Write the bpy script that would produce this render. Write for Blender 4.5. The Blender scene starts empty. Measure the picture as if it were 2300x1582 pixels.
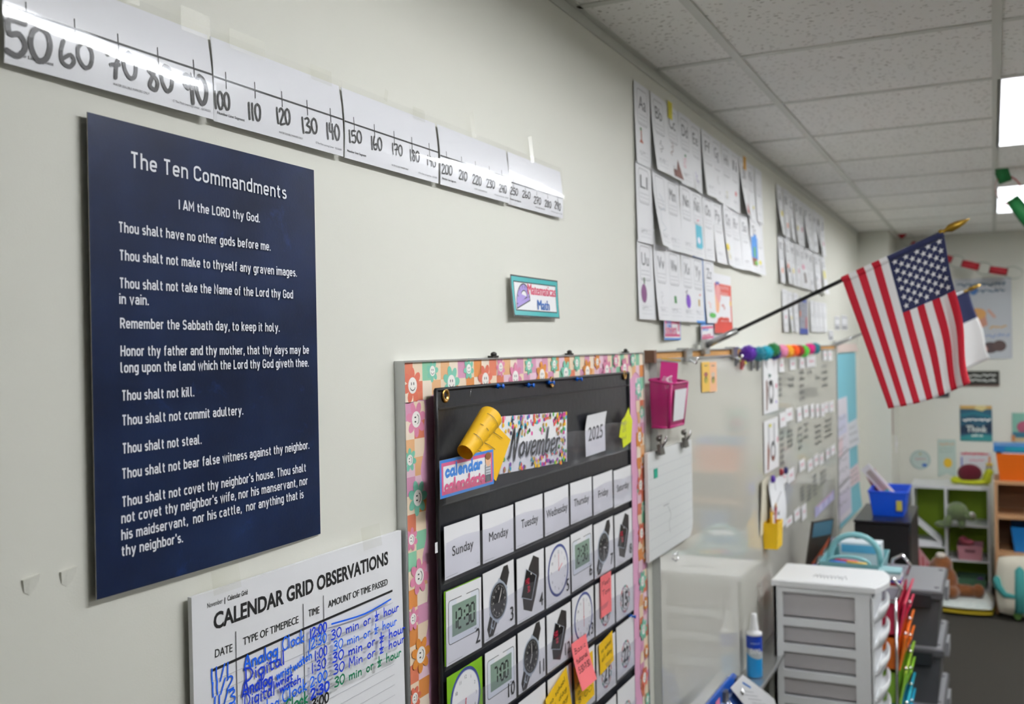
import bpy, math, random
from mathutils import Vector, Matrix, Euler
from math import sin, cos, pi, radians

S = bpy.context.scene
COL = S.collection
# ------------------------------------------------------------------ camera, world, exposure
CAM = Vector((0, -0.8891, 1.87))
YAW, PITCH, ROLL, FPX = 1.12089, -0.00392, -0.01770, 2236.0
PW, PH = 2300, 1582
_f = Vector((cos(PITCH)*sin(YAW), cos(PITCH)*cos(YAW), sin(PITCH)))
_r = Vector((cos(YAW), -sin(YAW), 0)); _u = _r.cross(_f)
CR = _r*cos(ROLL)+_u*sin(ROLL); CU = -_r*sin(ROLL)+_u*cos(ROLL); CF = _f
cd = bpy.data.cameras.new('camera'); cam = bpy.data.objects.new('camera', cd); COL.objects.link(cam)
cam.matrix_world = Matrix(((CR.x, CU.x, -CF.x, CAM.x), (CR.y, CU.y, -CF.y, CAM.y), (CR.z, CU.z, -CF.z, CAM.z), (0, 0, 0, 1)))
cd.sensor_width = 36; cd.lens = FPX/PW*36; cd.clip_start = .05; cd.clip_end = 50
cd.dof.use_dof = True; cd.dof.focus_distance = 1.42; cd.dof.aperture_fstop = 5.4
S.camera = cam
w = bpy.data.worlds.new('world'); S.world = w; w.use_nodes = True
w.node_tree.nodes['Background'].inputs[0].default_value = (.75, .8, .85, 1)
w.node_tree.nodes['Background'].inputs[1].default_value = .3
S.view_settings.view_transform = 'Standard'; S.view_settings.look = 'None'
S.view_settings.gamma = 1; S.view_settings.use_curve_mapping = False
S.view_settings.exposure = 0.0
LAMP = 37.0          # radiance of the troffer lamps

def ray(px, py):
    return CF + CR*((px-PW/2)/FPX) - CU*((py-PH/2)/FPX)
def at(px, py, ax, v):
    'point where the sight line of a photo pixel meets the plane axis=v'
    q = ray(px, py); return CAM + q*((v-CAM[ax])/q[ax])

# ------------------------------------------------------------------ materials
def lin(h):
    if isinstance(h, str):
        h = h.lstrip('#'); h = h if len(h) == 6 else ''.join(x*2 for x in h); c = [int(h[i:i+2], 16)/255 for i in (0, 2, 4)]
    else: c = [x/255 for x in h]
    return tuple(x/12.92 if x <= .04045 else ((x+.055)/1.055)**2.4 for x in c)+(1,)
_M = {}
def mat(name, col=None, rough=.6, metal=0, spec=.5, noise=None, bump=None, coat=0, emit=None, alpha=1, trans=0, sheen=0):
    'principled material; noise=(scale, second colour, contrast); bump=(scale, strength)'
    if name in _M: return _M[name]
    m = bpy.data.materials.new(name); _M[name] = m; m.use_nodes = True
    nt = m.node_tree; b = nt.nodes['Principled BSDF']
    b.inputs['Base Color'].default_value = lin(col); b.inputs['Roughness'].default_value = rough
    b.inputs['Metallic'].default_value = metal; b.inputs['Specular IOR Level'].default_value = spec
    b.inputs['Coat Weight'].default_value = coat; b.inputs['Coat Roughness'].default_value = .06
    b.inputs['Alpha'].default_value = alpha; b.inputs['Transmission Weight'].default_value = trans
    if sheen: b.inputs['Sheen Weight'].default_value = sheen
    if emit: b.inputs['Emission Color'].default_value = lin(emit[0]); b.inputs['Emission Strength'].default_value = emit[1]
    if noise or bump: tc = nt.nodes.new('ShaderNodeTexCoord')
    if noise:
        n = nt.nodes.new('ShaderNodeTexNoise'); n.inputs['Scale'].default_value = noise[0]; n.inputs['Detail'].default_value = 6
        r = nt.nodes.new('ShaderNodeValToRGB'); k = noise[2] if len(noise) > 2 else .2
        r.color_ramp.elements[0].position = .5-k; r.color_ramp.elements[1].position = .5+k
        r.color_ramp.elements[0].color = lin(col); r.color_ramp.elements[1].color = lin(noise[1])
        nt.links.new(tc.outputs['Object'], n.inputs['Vector']); nt.links.new(n.outputs[0], r.inputs[0])
        nt.links.new(r.outputs[0], b.inputs['Base Color'])
    if bump:
        n = nt.nodes.new('ShaderNodeTexNoise'); n.inputs['Scale'].default_value = bump[0]; n.inputs['Detail'].default_value = 4
        bp = nt.nodes.new('ShaderNodeBump'); bp.inputs['Strength'].default_value = bump[1]; bp.inputs['Distance'].default_value = .004
        nt.links.new(tc.outputs['Object'], n.inputs['Vector']); nt.links.new(n.outputs[0], bp.inputs['Height'])
        nt.links.new(bp.outputs[0], b.inputs['Normal'])
    return m
def film(name, tint='#ffffff', rough=.08, haze=.04, refl=1.0):
    'clear plastic film: see-through with a glossy surface and a little haze'
    if name in _M: return _M[name]
    m = bpy.data.materials.new(name); _M[name] = m; m.use_nodes = True; nt = m.node_tree; nt.nodes.clear()
    N = nt.nodes.new; L = nt.links.new
    o = N('ShaderNodeOutputMaterial'); t = N('ShaderNodeBsdfTransparent'); g = N('ShaderNodeBsdfGlossy'); d = N('ShaderNodeBsdfDiffuse')
    fr = N('ShaderNodeLayerWeight'); fr.inputs['Blend'].default_value = .5; pw = N('ShaderNodeMath'); pw.operation = 'POWER'; pw.inputs[1].default_value = 5; L(fr.outputs['Facing'], pw.inputs[0])
    mu = N('ShaderNodeMath'); mu.operation = 'MULTIPLY_ADD'; mu.inputs[1].default_value = .95*refl; mu.inputs[2].default_value = .045*refl; L(pw.outputs[0], mu.inputs[0])
    t.inputs[0].default_value = lin(tint); g.inputs['Roughness'].default_value = rough; d.inputs[0].default_value = (.8, .8, .85, 1)
    a = N('ShaderNodeMixShader'); a.inputs[0].default_value = haze; L(t.outputs[0], a.inputs[1]); L(d.outputs[0], a.inputs[2])
    b = N('ShaderNodeMixShader'); L(mu.outputs[0], b.inputs[0]); L(a.outputs[0], b.inputs[1]); L(g.outputs[0], b.inputs[2])
    L(b.outputs[0], o.inputs[0]); return m
def paint(hexcol, rough=.55):
    return mat('paint_'+hexcol.lstrip('#'), hexcol, rough)

# ------------------------------------------------------------------ mesh building
class MB:
    def __init__(s): s.v = []; s.f = []; s.mi = []; s.mats = []; s.sm = []
    def slot(s, m):
        if m not in s.mats: s.mats.append(m)
        return s.mats.index(m)
    def add(s, pts, faces, m, smooth=False):
        b = len(s.v); s.v += [tuple(p) for p in pts]; k = s.slot(m)
        for f in faces: s.f.append([b+i for i in f]); s.mi.append(k); s.sm.append(smooth)
        return s
    def box(s, a, b, m, taper=0):
        x0, y0, z0 = a; x1, y1, z1 = b; t = taper
        p = [(x0+t, y0+t, z0), (x1-t, y0+t, z0), (x1-t, y1-t, z0), (x0+t, y1-t, z0), (x0, y0, z1), (x1, y0, z1), (x1, y1, z1), (x0, y1, z1)]
        return s.add(p, [(3, 2, 1, 0), (4, 5, 6, 7), (0, 1, 5, 4), (1, 2, 6, 5), (2, 3, 7, 6), (3, 0, 4, 7)], m)
    def tub(s, a, b, m, taper=.01, wall=.004):
        'open-topped container'
        s.box(a, b, m, taper); s.f.pop(-5); s.mi.pop(); s.sm.pop()
        x0, y0, z0 = a; x1, y1, z1 = b; t = taper+wall; q = wall
        p = [(x0+t, y0+t, z0+q), (x1-t, y0+t, z0+q), (x1-t, y1-t, z0+q), (x0+t, y1-t, z0+q), (x0+q, y0+q, z1), (x1-q, y0+q, z1), (x1-q, y1-q, z1), (x0+q, y1-q, z1),
             (x0, y0, z1), (x1, y0, z1), (x1, y1, z1), (x0, y1, z1)]
        return s.add(p, [(0, 1, 2, 3), (0, 4, 5, 1), (1, 5, 6, 2), (2, 6, 7, 3), (3, 7, 4, 0), (8, 9, 5, 4), (9, 10, 6, 5), (10, 11, 7, 6), (11, 8, 4, 7)], m)
    def tube(s, pts, r, m, n=8, cap=True):
        pts = [Vector(p) for p in pts]; R = r if isinstance(r, (list, tuple)) else [r]*len(pts); V = []; F = []
        up = None
        for i, p in enumerate(pts):
            d = (pts[min(i+1, len(pts)-1)]-pts[max(i-1, 0)]).normalized()
            if up is None: up = Vector((0, 0, 1)) if abs(d.z) < .9 else Vector((1, 0, 0))
            a = d.cross(up).normalized(); up = a.cross(d).normalized()
            for k in range(n):
                t = 2*pi*k/n; V.append(p+(a*cos(t)+up*sin(t))*R[i])
        for i in range(len(pts)-1):
            for k in range(n): F.append((i*n+k, i*n+(k+1) % n, (i+1)*n+(k+1) % n, (i+1)*n+k))
        if cap: F += [tuple(range(n))[::-1], tuple((len(pts)-1)*n+k for k in range(n))]
        return s.add(V, F, m, True)
    def lathe(s, prof, m, c=(0, 0, 0), n=20, ax='z'):
        V = []; F = []
        for r, z in prof:
            for k in range(n):
                t = 2*pi*k/n; q = (r*cos(t), r*sin(t), z)
                if ax == 'y': q = (q[0], -q[2], q[1])
                V.append((q[0]+c[0], q[1]+c[1], q[2]+c[2]))
        for i in range(len(prof)-1):
            for k in range(n): F.append((i*n+k, i*n+(k+1) % n, (i+1)*n+(k+1) % n, (i+1)*n+k))
        F += [tuple(range(n))[::-1], tuple((len(prof)-1)*n+k for k in range(n))]
        return s.add(V, F, m, True)
    def ball(s, c, r, m, n=14, jit=0, seed=1):
        R = r if isinstance(r, (tuple, list)) else (r, r, r); rng = random.Random(seed); V = []; F = []; h = n//2
        for i in range(h+1):
            for k in range(n):
                t = pi*i/h; a = 2*pi*k/n; j = 1+rng.uniform(-jit, jit) if 0 < i < h else 1
                V.append((c[0]+R[0]*sin(t)*cos(a)*j, c[1]+R[1]*sin(t)*sin(a)*j, c[2]+R[2]*cos(t)*j))
        for i in range(h):
            for k in range(n): F.append((i*n+k, (i+1)*n+k, (i+1)*n+(k+1) % n, i*n+(k+1) % n))
        return s.add(V, F, m, True)
    def prism(s, pts, a, b, m, ax=1):
        'polygon (2 coordinates) extruded from a to b along axis ax'
        def P(p, t):
            q = list(p); q.insert(ax, t); return q
        n = len(pts); V = [P(p, a) for p in pts]+[P(p, b) for p in pts]
        F = [tuple(range(n)), tuple(range(2*n-1, n-1, -1))]+[(i, n+i, n+(i+1) % n, (i+1) % n) for i in range(n)]
        return s.add(V, F, m)
    def build(s, name, parent=None, loc=None, rot=None):
        me = bpy.data.meshes.new(name); me.from_pydata(s.v, [], s.f)
        for m in s.mats: me.materials.append(m)
        me.polygons.foreach_set('material_index', s.mi); me.polygons.foreach_set('use_smooth', s.sm); me.update()
        o = bpy.data.objects.new(name, me); COL.objects.link(o)
        if parent is not None: o.parent = parent
        if loc is not None: o.location = loc
        if rot is not None: o.rotation_euler = rot
        return o
def tag(o, label=None, cat=None, group=None, kind=None):
    if label: o['label'] = label
    if cat: o['category'] = cat
    if group: o['group'] = group
    if kind: o['kind'] = kind
    return o
def empty(name, loc, label, cat, group=None, rot=(0, 0, 0)):
    o = bpy.data.objects.new(name, None); COL.objects.link(o); o.location = loc; o.rotation_euler = rot; o.empty_display_size = .05
    return tag(o, label, cat, group)
def struct(name, mb): return tag(mb.build(name), kind='structure')
def copy_tree(o, parent=None):
    c = o.copy(); COL.objects.link(c)
    if parent: c.parent = parent
    for ch in o.children: copy_tree(ch, c)
    return c

# ------------------------------------------------------------------ lettering: printed text and a pen-stroke alphabet
_T = {}
def glyphs(text, bold=0., shear=0.):
    k = (text, bold, shear)
    if k not in _T:
        c = bpy.data.curves.new('t', 'FONT'); c.body = text; c.size = 1; c.resolution_u = 3; c.offset = bold; c.shear = shear; c.fill_mode = 'FRONT'
        o = bpy.data.objects.new('t', c); me = bpy.data.meshes.new_from_object(o)
        vs = [(v.co.x, v.co.y) for v in me.vertices]; fs = [tuple(p.vertices) for p in me.polygons]
        bpy.data.objects.remove(o); bpy.data.curves.remove(c); bpy.data.meshes.remove(me)
        x0 = min(v[0] for v in vs); x1 = max(v[0] for v in vs)
        _T[k] = ([(v[0]-x0, v[1]) for v in vs], fs, x1-x0)
    return _T[k]
CAP = max(v[1] for v in glyphs('H')[0])
HAND = {  # width, strokes
 '0': (.55, [[(.3, 1), (.1, .8), (.05, .4), (.2, .02), (.42, .1), (.53, .5), (.47, .88), (.28, 1)]]),
 '1': (.25, [[(.12, 1), (.1, .5), (.12, 0)]]), '2': (.52, [[(.05, .8), (.2, 1), (.42, .9), (.4, .62), (.05, .02), (.5, .04)]]),
 '3': (.5, [[(.05, .92), (.3, 1), (.42, .8), (.18, .55), (.45, .35), (.36, .04), (.03, .06)]]), '4': (.52, [[(.1, 1), (.06, .5), (.48, .5)], [(.38, .95), (.36, 0)]]),
 '5': (.52, [[(.48, .98), (.12, .97), (.1, .58), (.35, .62), (.48, .3), (.3, .0), (.02, .08)]]), '6': (.5, [[(.2, 1), (.06, .6), (.06, .2), (.25, 0), (.45, .2), (.36, .46), (.08, .3)]]),
 '7': (.5, [[(.03, .85), (.06, .98), (.45, .95), (.28, .4), (.22, 0)], [(.1, .48), (.42, .52)]]), '8': (.5, [[(.42, .85), (.22, 1), (.08, .8), (.4, .36), (.28, .0), (.06, .16), (.22, .5), (.42, .85)]]),
 '9': (.5, [[(.42, .85), (.2, 1), (.05, .75), (.2, .52), (.42, .75), (.42, .9), (.36, 0)]]), ':': (.22, [[(.1, .62), (.11, .58)], [(.1, .2), (.11, .15)]]), '/': (.4, [[(.38, 1), (.02, -.05)]]),
 '-': (.4, [[(.05, .42), (.35, .42)]]), '.': (.18, [[(.08, .03), (.09, 0)]]), ' ': (.38, []), '~': (1., [[(0, .5), (1, .5)]]),
 'h/': (.75, []), '#': (.6, [[(.22, 1.05), (.22, .62)], [(.02, .5), (.5, .52)], [(.1, .32), (.25, .42), (.36, .3), (.08, -.05), (.42, -.05)]]),
 'A': (.6, [[(.02, 0), (.28, 1), (.54, 0)], [(.12, .38), (.46, .38)]]), 'B': (.5, [[(.08, 1), (.07, 0)], [(.02, .97), (.35, .9), (.36, .62), (.1, .53), (.42, .42), (.42, .1), (.04, .02)]]), 'C': (.55, [[(.5, .85), (.3, 1), (.06, .6), (.12, .12), (.35, 0), (.52, .14)]]),
 'D': (.6, [[(.1, .98), (.1, 0)], [(.0, .98), (.35, .9), (.55, .5), (.36, .1), (.02, .0)]]), 'M': (.7, [[(.03, 0), (.08, .98), (.32, .35), (.56, .98), (.63, 0)]]),
 'N': (.75, [[(.0, .02), (.1, .08), (.2, .98), (.22, .98), (.48, .02), (.5, .02), (.62, .95), (.72, 1.05)]]), 'T': (.6, [[(.02, .97), (.58, 1)], [(.3, .98), (.28, 0)]]),
 'a': (.48, [[(.4, .45), (.2, .52), (.05, .25), (.16, .0), (.36, .15), (.41, .5), (.41, .1), (.48, .02)]]), 'b': (.45, [[(.08, 1), (.06, .02)], [(.07, .35), (.26, .5), (.4, .28), (.26, 0), (.06, .06)]]),
 'c': (.4, [[(.36, .42), (.2, .52), (.05, .26), (.16, .0), (.37, .1)]]), 'd': (.5, [[(.4, .42), (.2, .52), (.05, .25), (.16, .0), (.36, .14)], [(.42, 1), (.4, .2), (.46, .0)]]),
 'e': (.42, [[(.06, .26), (.36, .32), (.3, .5), (.14, .48), (.05, .22), (.18, .0), (.38, .1)]]), 'f': (.32, [[(.32, .9), (.2, 1), (.13, .8), (.12, 0)], [(.0, .5), (.3, .52)]]),
 'g': (.46, [[(.4, .42), (.2, .52), (.05, .26), (.16, .02), (.36, .14), (.41, .5), (.4, -.2), (.24, -.4), (.06, -.3)]]), 'h': (.48, [[(.08, 1), (.07, 0)], [(.08, .3), (.24, .5), (.37, .42), (.4, .0)]]),
 'i': (.2, [[(.09, .5), (.1, 0)], [(.1, .72), (.11, .7)]]), 'k': (.42, [[(.08, 1), (.07, 0)], [(.36, .52), (.08, .22), (.38, .0)]]), 'l': (.2, [[(.09, 1), (.09, 0)]]),
 'm': (.72, [[(.06, .5), (.07, 0)], [(.07, .32), (.2, .5), (.32, .42), (.34, .0)], [(.34, .32), (.48, .5), (.6, .42), (.64, .0)]]), 'n': (.48, [[(.07, .5), (.07, 0)], [(.07, .3), (.22, .5), (.36, .42), (.4, .0)]]),
 'o': (.46, [[(.24, .52), (.08, .4), (.06, .15), (.22, .0), (.4, .14), (.4, .4), (.24, .52)]]), 'p': (.45, [[(.07, .5), (.06, -.4)], [(.07, .35), (.25, .52), (.4, .28), (.26, 0), (.08, .08)]]),
 'r': (.36, [[(.07, .5), (.07, 0)], [(.07, .3), (.2, .5), (.34, .46)]]), 's': (.38, [[(.34, .44), (.18, .52), (.08, .4), (.3, .18), (.2, .0), (.04, .07)]]), 't': (.34, [[(.15, .85), (.14, .1), (.28, .02)], [(.0, .55), (.32, .56)]]),
 'u': (.48, [[(.06, .5), (.08, .1), (.22, .0), (.38, .2), (.4, .5), (.4, .1), (.47, .02)]]), 'v': (.42, [[(.03, .5), (.2, .0), (.4, .52)]]), 'w': (.62, [[(.03, .5), (.16, .0), (.3, .4), (.44, .0), (.58, .52)]]),
 'x': (.42, [[(.04, .5), (.38, 0)], [(.38, .5), (.02, 0)]]), 'y': (.44, [[(.04, .5), (.08, .15), (.24, .1), (.38, .3)], [(.4, .5), (.3, -.3), (.06, -.35)]]), 'z': (.42, [[(.04, .5), (.36, .5), (.03, 0), (.4, .02)]]),
}
def smooth_line(p, k=4):
    if len(p) < 3: return list(p)
    out = []
    for i in range(len(p)-1):
        a = p[max(i-1, 0)]; b = p[i]; c = p[i+1]; d = p[min(i+2, len(p)-1)]
        for j in range(k):
            t = j/k
            out.append(tuple(.5*((2*b[q])+(-a[q]+c[q])*t+(2*a[q]-5*b[q]+4*c[q]-d[q])*t*t+(-a[q]+3*b[q]-3*c[q]+d[q])*t**3) for q in (0, 1)))
    return out+[p[-1]]

def arc(cx, cy, rx, ry, a0, a1, n=7): return [(cx+rx*cos(radians(a0+(a1-a0)*i/n)), cy+ry*sin(radians(a0+(a1-a0)*i/n))) for i in range(n+1)]
def din_font():
    B, X, C, w_, r = .075, .655, .925, .36, .17; D = {}
    bowl = arc(r, X-r, r, r, 180, 90)+arc(w_-r, X-r, r, r, 90, 0)+arc(w_-r, B+r, r, r, 0, -90)+arc(r, B+r, r, r, -90, -180); bowl.append(bowl[0])
    O = arc(.2, C-.2, .2, .2, 180, 90)+arc(.24, C-.2, .2, .2, 90, 0)+arc(.24, B+.2, .2, .2, 0, -90)+arc(.2, B+.2, .2, .2, -90, -180); O.append(O[0])
    ar = [(0, .46)]+arc(r, X-r, r, r, 180, 90)+arc(w_-r, X-r, r, r, 90, 0)+[(w_, 0)]
    D['o'] = (w_, [bowl]); D['n'] = (w_, [[(0, X+.075), (0, 0)], ar]); D['h'] = (w_, [[(0, 1), (0, 0)], ar]); D['O'] = (.44, [O])
    q = .155; am = [(0, .46)]+arc(q, X-q, q, q, 180, 0)+[(2*q, 0)]; D['m'] = (4*q, [[(0, X+.075), (0, 0)], am, [(x+2*q, y) for x, y in am]])
    D['u'] = (w_, [[(w_, X+.075), (w_, 0)], [(0, X+.075)]+arc(r, B+r, r, r, 180, 270)+arc(w_-r, B+r, r, r, 270, 360)])
    D['a'] = (w_, [arc(.16, X-.15, .15, .15, 160, 90)+arc(w_-.16, X-.16, .16, .16, 90, 0)+[(w_, 0)], [(w_, .41), (.14, .41)]+arc(.135, .2425, .135, .1675, 90, 270)+[(.22, B)]+arc(w_-.14, B+.12, .14, .12, 270, 350)])
    D['e'] = (w_, [[(0, .36), (w_, .36)]+arc(w_-r, X-r, r, r, 0, 90)+arc(r, X-r, r, r, 90, 180)+arc(r, B+r, r, r, 180, 270)+[(.24, B), (.35, .135)]])
    D['c'] = (.33, [[(.33, .58), (.25, X), (.2, X)]+arc(r, X-r, r, r, 90, 180)+arc(r, B+r, r, r, 180, 270)+[(.25, B), (.33, .15)]])
    D['s'] = (.31, [[(.29, .60), (.2, X), (.13, X)]+arc(.14, .52, .135, .135, 90, 260)+arc(.165, .225, .15, .15, 80, -90)+[(.1, B), (.0, .14)]])
    D['d'] = (w_, [bowl, [(w_, 1), (w_, 0)]]); D['b'] = (w_, [bowl, [(0, 1), (0, 0)]]); D['p'] = (w_, [bowl, [(0, X+.075), (0, -.26)]])
    D['g'] = (w_, [bowl, [(w_, X+.075), (w_, -.03)]+arc(w_-r, -.04, r, .15, 0, -90)+[(.04, -.19)]])
    D['l'] = (.16, [[(0, 1), (0, .2)]+arc(.125, .2, .125, .125, 180, 270)+[(.17, B)]]); D['i'] = (.0, [[(0, X+.075), (0, 0)], [(0, .86), (0, .995)]])
    D['t'] = (.25, [[(.08, .90), (.08, .2)]+arc(.2, .2, .12, .125, 180, 270)+[(.25, B)], [(-.04, X), (.25, X)]]); D['f'] = (.22, [[(.08, 0), (.08, .8)]+arc(.2, .80, .12, .125, 180, 90)+[(.25, .925)], [(-.04, X), (.22, X)]])
    D['r'] = (.22, [[(0, X+.075), (0, 0)], [(0, .46)]+arc(r, X-r, r, r, 180, 90)+[(.24, X-.01)]]); D['k'] = (.33, [[(0, 1), (0, 0)], [(.33, X+.075), (.02, .30)], [(.12, .42), (.35, 0)]])
    D['v'] = (.4, [[(0, X+.075), (.2, .03), (.4, X+.075)]]); D['w'] = (.62, [[(0, X+.075), (.15, .03), (.31, X+.05), (.47, .03), (.62, X+.075)]]); D['y'] = (.4, [[(0, X+.075), (.2, .06)], [(.4, X+.075), (.2, .03), (.12, -.18), (.02, -.19)]])
    D['x'] = (.38, [[(0, X+.075), (.38, 0)], [(.38, X+.075), (0, 0)]]); D['.'] = (.0, [[(0, 0), (0, .15)]]); D[','] = (.02, [[(.04, .15), (.03, .02), (-.03, -.12)]]); D["'"] = (.0, [[(0, 1), (0, .72)]]); D[' '] = (.07, [])
    D['T'] = (.42, [[(0, C), (.42, C)], [(.21, C), (.21, 0)]]); D['I'] = (.0, [[(0, 1), (0, 0)]]); D['L'] = (.34, [[(0, 1), (0, B), (.36, B)]]); D['H'] = (.42, [[(0, 1), (0, 0)], [(.42, 1), (.42, 0)], [(0, .5), (.42, .5)]])
    D['A'] = (.48, [[(-.02, 0), (.21, .96), (.27, .96), (.50, 0)], [(.08, .26), (.40, .26)]]); D['M'] = (.56, [[(0, 0), (0, .96), (.28, .36), (.56, .96), (.56, 0)]]); D['N'] = (.44, [[(0, 0), (0, .97), (.44, .03), (.44, 1)]])
    D['C'] = (.42, [[(.44, .72)]+arc(.24, C-.2, .2, .2, 10, 90)+arc(.2, C-.2, .2, .2, 90, 180)+arc(.2, B+.2, .2, .2, 180, 270)+arc(.24, B+.2, .2, .2, 270, 350)+[(.44, .28)]])
    D['G'] = (.44, [[(.44, .72)]+arc(.24, C-.2, .2, .2, 10, 90)+arc(.2, C-.2, .2, .2, 90, 180)+arc(.2, B+.2, .2, .2, 180, 270)+arc(.24, B+.2, .2, .2, 270, 360)+[(.44, .46), (.24, .46)]])
    D['D'] = (.44, [[(0, B), (.2, B)]+arc(.22, B+.22, .22, .22, 270, 360)+arc(.22, C-.22, .22, .22, 0, 90)+[(0, C)], [(0, 1), (0, 0)]])
    D['R'] = (.42, [[(0, 1), (0, 0)], [(0, C), (.2, C)]+arc(.2, .685, .22, .24, 90, -90)+[(0, .445)], [(.2, .445), (.43, 0)]]); D['S'] = (.42, [[(.40, .80), (.3, C), (.2, C)]+arc(.2, .71, .2, .215, 90, 265)+arc(.21, .285, .2, .21, 85, -90)+[(.12, B), (.0, .18)]])
    return D
DIN = din_font()

EPS = .00004
class Ink(MB):
    'flat print laid on a sheet; every call lies one hair above the last'
    def __init__(s, sheet=None, fn=None, n0=.0003):
        MB.__init__(s); s.sheet = sheet; s.n = n0; s.fn = fn or (sheet.surf if sheet else (lambda u, v: (u, v, 0)))
        s.eps = EPS
    def P(s, u, v):
        a, b, c = s.fn(u, v); return (a, -(c+s.n), b)
    def step(s): s.n += s.eps
    def poly(s, pts, m, step=True):
        s.add([s.P(*p) for p in pts], [tuple(range(len(pts)))], m)
        if step: s.step()
        return s
    def rect(s, u0, v0, u1, v1, m, nu=1, step=True):
        bent = s.sheet is not None and s.sheet.bend; V = []; F = []
        nu = max(nu, int((u1-u0)/s.sheet.w*16+1) if bent else 1); nv = int((v1-v0)/s.sheet.h*16+1) if bent else 1
        for j in range(nv+1):
            for i in range(nu+1): V.append(s.P(u0+(u1-u0)*i/nu, v0+(v1-v0)*j/nv))
        for j in range(nv):
            for i in range(nu): a = j*(nu+1)+i; F.append((a, a+1, a+nu+2, a+nu+1))
        s.add(V, F, m)
        if step: s.step()
        return s
    def ell(s, c, ru, rv, m, n=20, rot=0, step=True):
        q = []
        for k in range(n):
            t = 2*pi*k/n; a = ru*cos(t); b = rv*sin(t); q.append((c[0]+a*cos(rot)-b*sin(rot), c[1]+a*sin(rot)+b*cos(rot)))
        s.n += 3e-6
        return s.poly(q, m, step)
    def ring(s, c, ru, rv, wd, m, n=32):
        V = []; F = []
        for k in range(n):
            t = 2*pi*k/n; V += [s.P(c[0]+ru*cos(t), c[1]+rv*sin(t)), s.P(c[0]+(ru-wd)*cos(t), c[1]+(rv-wd)*sin(t))]
        for k in range(n): F.append((2*k, 2*((k+1) % n), 2*((k+1) % n)+1, 2*k+1))
        s.add(V, F, m); s.step(); return s
    def stroke(s, p, wd, m, closed=False, cap=True, step=True):
        p = [Vector(q) for q in p]
        s.n += 3e-6
        p = [q for i, q in enumerate(p) if i == 0 or (q-p[i-1]).length > 1e-6]
        if closed: p.append(p[0].copy())
        if len(p) < 2: return s
        V = []; F = []; n = len(p)
        for i in range(n):
            a = p[i]-p[i-1] if i else (p[0]-p[-2] if closed else p[1]-p[0]); b = p[i+1]-p[i] if i < n-1 else (p[1]-p[0] if closed else a)
            a.normalize(); b.normalize(); t = a+b
            if t.length < 1e-3: t = b.copy()
            t.normalize(); nn = Vector((-t.y, t.x)); k = 1/max(.5, abs(nn.dot(Vector((-a.y, a.x)))))
            s.n += 2e-6
            for sg in (1, -1):
                q = p[i]+nn*(sg*wd/2*k); V.append(s.P(q.x, q.y))
        for i in range(n-1): F.append((2*i, 2*i+1, 2*i+3, 2*i+2))
        s.add(V, F, m)
        if cap and not closed:
            for q in (p[0], p[-1]): s.ell(q, wd/2, wd/2, m, 8, step=False)
        if step: s.step()
        return s
    def rrect(s, u0, v0, u1, v1, r, wd, m, fill=None):
        q = []
        for cx, cy, a in ((u1-r, v1-r, 0), (u0+r, v1-r, 90), (u0+r, v0+r, 180), (u1-r, v0+r, 270)):
            for k in range(5): t = radians(a+k*22.5); q.append((cx+r*cos(t), cy+r*sin(t)))
        if fill: s.poly(q, fill)
        if wd: s.stroke(q, wd, m, True)
        return s
    def text(s, txt, u, v, cap, m, width=None, align='l', bold=0., shear=0., rot=0):
        if bold and ('M' in txt or 'm' in txt):
            e = bold*cap/CAP*.9
            for du in (-e, 0, e): s.text(txt, u+du*cos(rot), v+du*sin(rot), cap, m, width, align, 0, shear, rot)
            return s
        vs, fs, W0 = glyphs(txt, bold, shear); ky = cap/CAP; kx = width/W0 if width else ky
        off = 0 if align == 'l' else (-.5*W0*kx if align == 'c' else -W0*kx); c, d = cos(rot), sin(rot); V = []
        for x, y in vs:
            x = x*kx+off; y = y*ky; V.append(s.P(u+x*c-y*d, v+x*d+y*c))
        s.add(V, fs, m); s.step(); return s
    def text2(s, txt, a, b, cap, m, bold=0., shear=0.):
        d = Vector(b)-Vector(a); return s.text(txt, a[0], a[1], cap, m, d.length, 'l', bold, shear, math.atan2(d.y, d.x))
    def hand(s, txt, a, b, h, wd, m, jit=.03, seed=0, lean=0):
        'pen-stroke writing from a to b'
        rng = random.Random(hash(txt) % 1000 if seed is None else seed+len(txt)); d = Vector(b)-Vector(a); L = d.length; d.normalize(); nn = Vector((-d.y, d.x))
        tot = sum(HAND[c][0]+.06 for c in txt if c in HAND)-.06; kx = L/tot; x = 0
        for c in txt:
            if c not in HAND: continue
            wch, st = HAND[c]; dy = rng.uniform(-jit, jit)
            for line in st:
                q = [(px+rng.uniform(-jit, jit)*.6, py+dy+rng.uniform(-jit, jit)*.6) for px, py in line]
                if len(line) > 3 and line[0] == line[-1]: q[-1] = q[0]
                q = smooth_line(q)
                s.stroke([tuple(Vector(a)+d*((x+px)*kx+lean*py*h)+nn*(py*h)) for px, py in q], wd, m, step=False)
            x += wch+.06
        s.step(); return s
    def din(s, txt, a, b, cap, wd, m):
        'even-stroke industrial lettering from a to b'
        d = Vector(b)-Vector(a); L = d.length; d.normalize(); nn = Vector((-d.y, d.x)); sp = .235; ws = [DIN[c][0] for c in txt]
        tot = sum(ws)+sp*(len(txt)-1)+.14; kx = L/tot; x = .07
        for c, w0 in zip(txt, ws):
            for line in DIN[c][1]: s.stroke([tuple(Vector(a)+d*((x+px)*kx)+nn*(py*cap)) for px, py in line], wd, m, cap=False, step=False)
            x += w0+sp
        s.step(); return s
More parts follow.
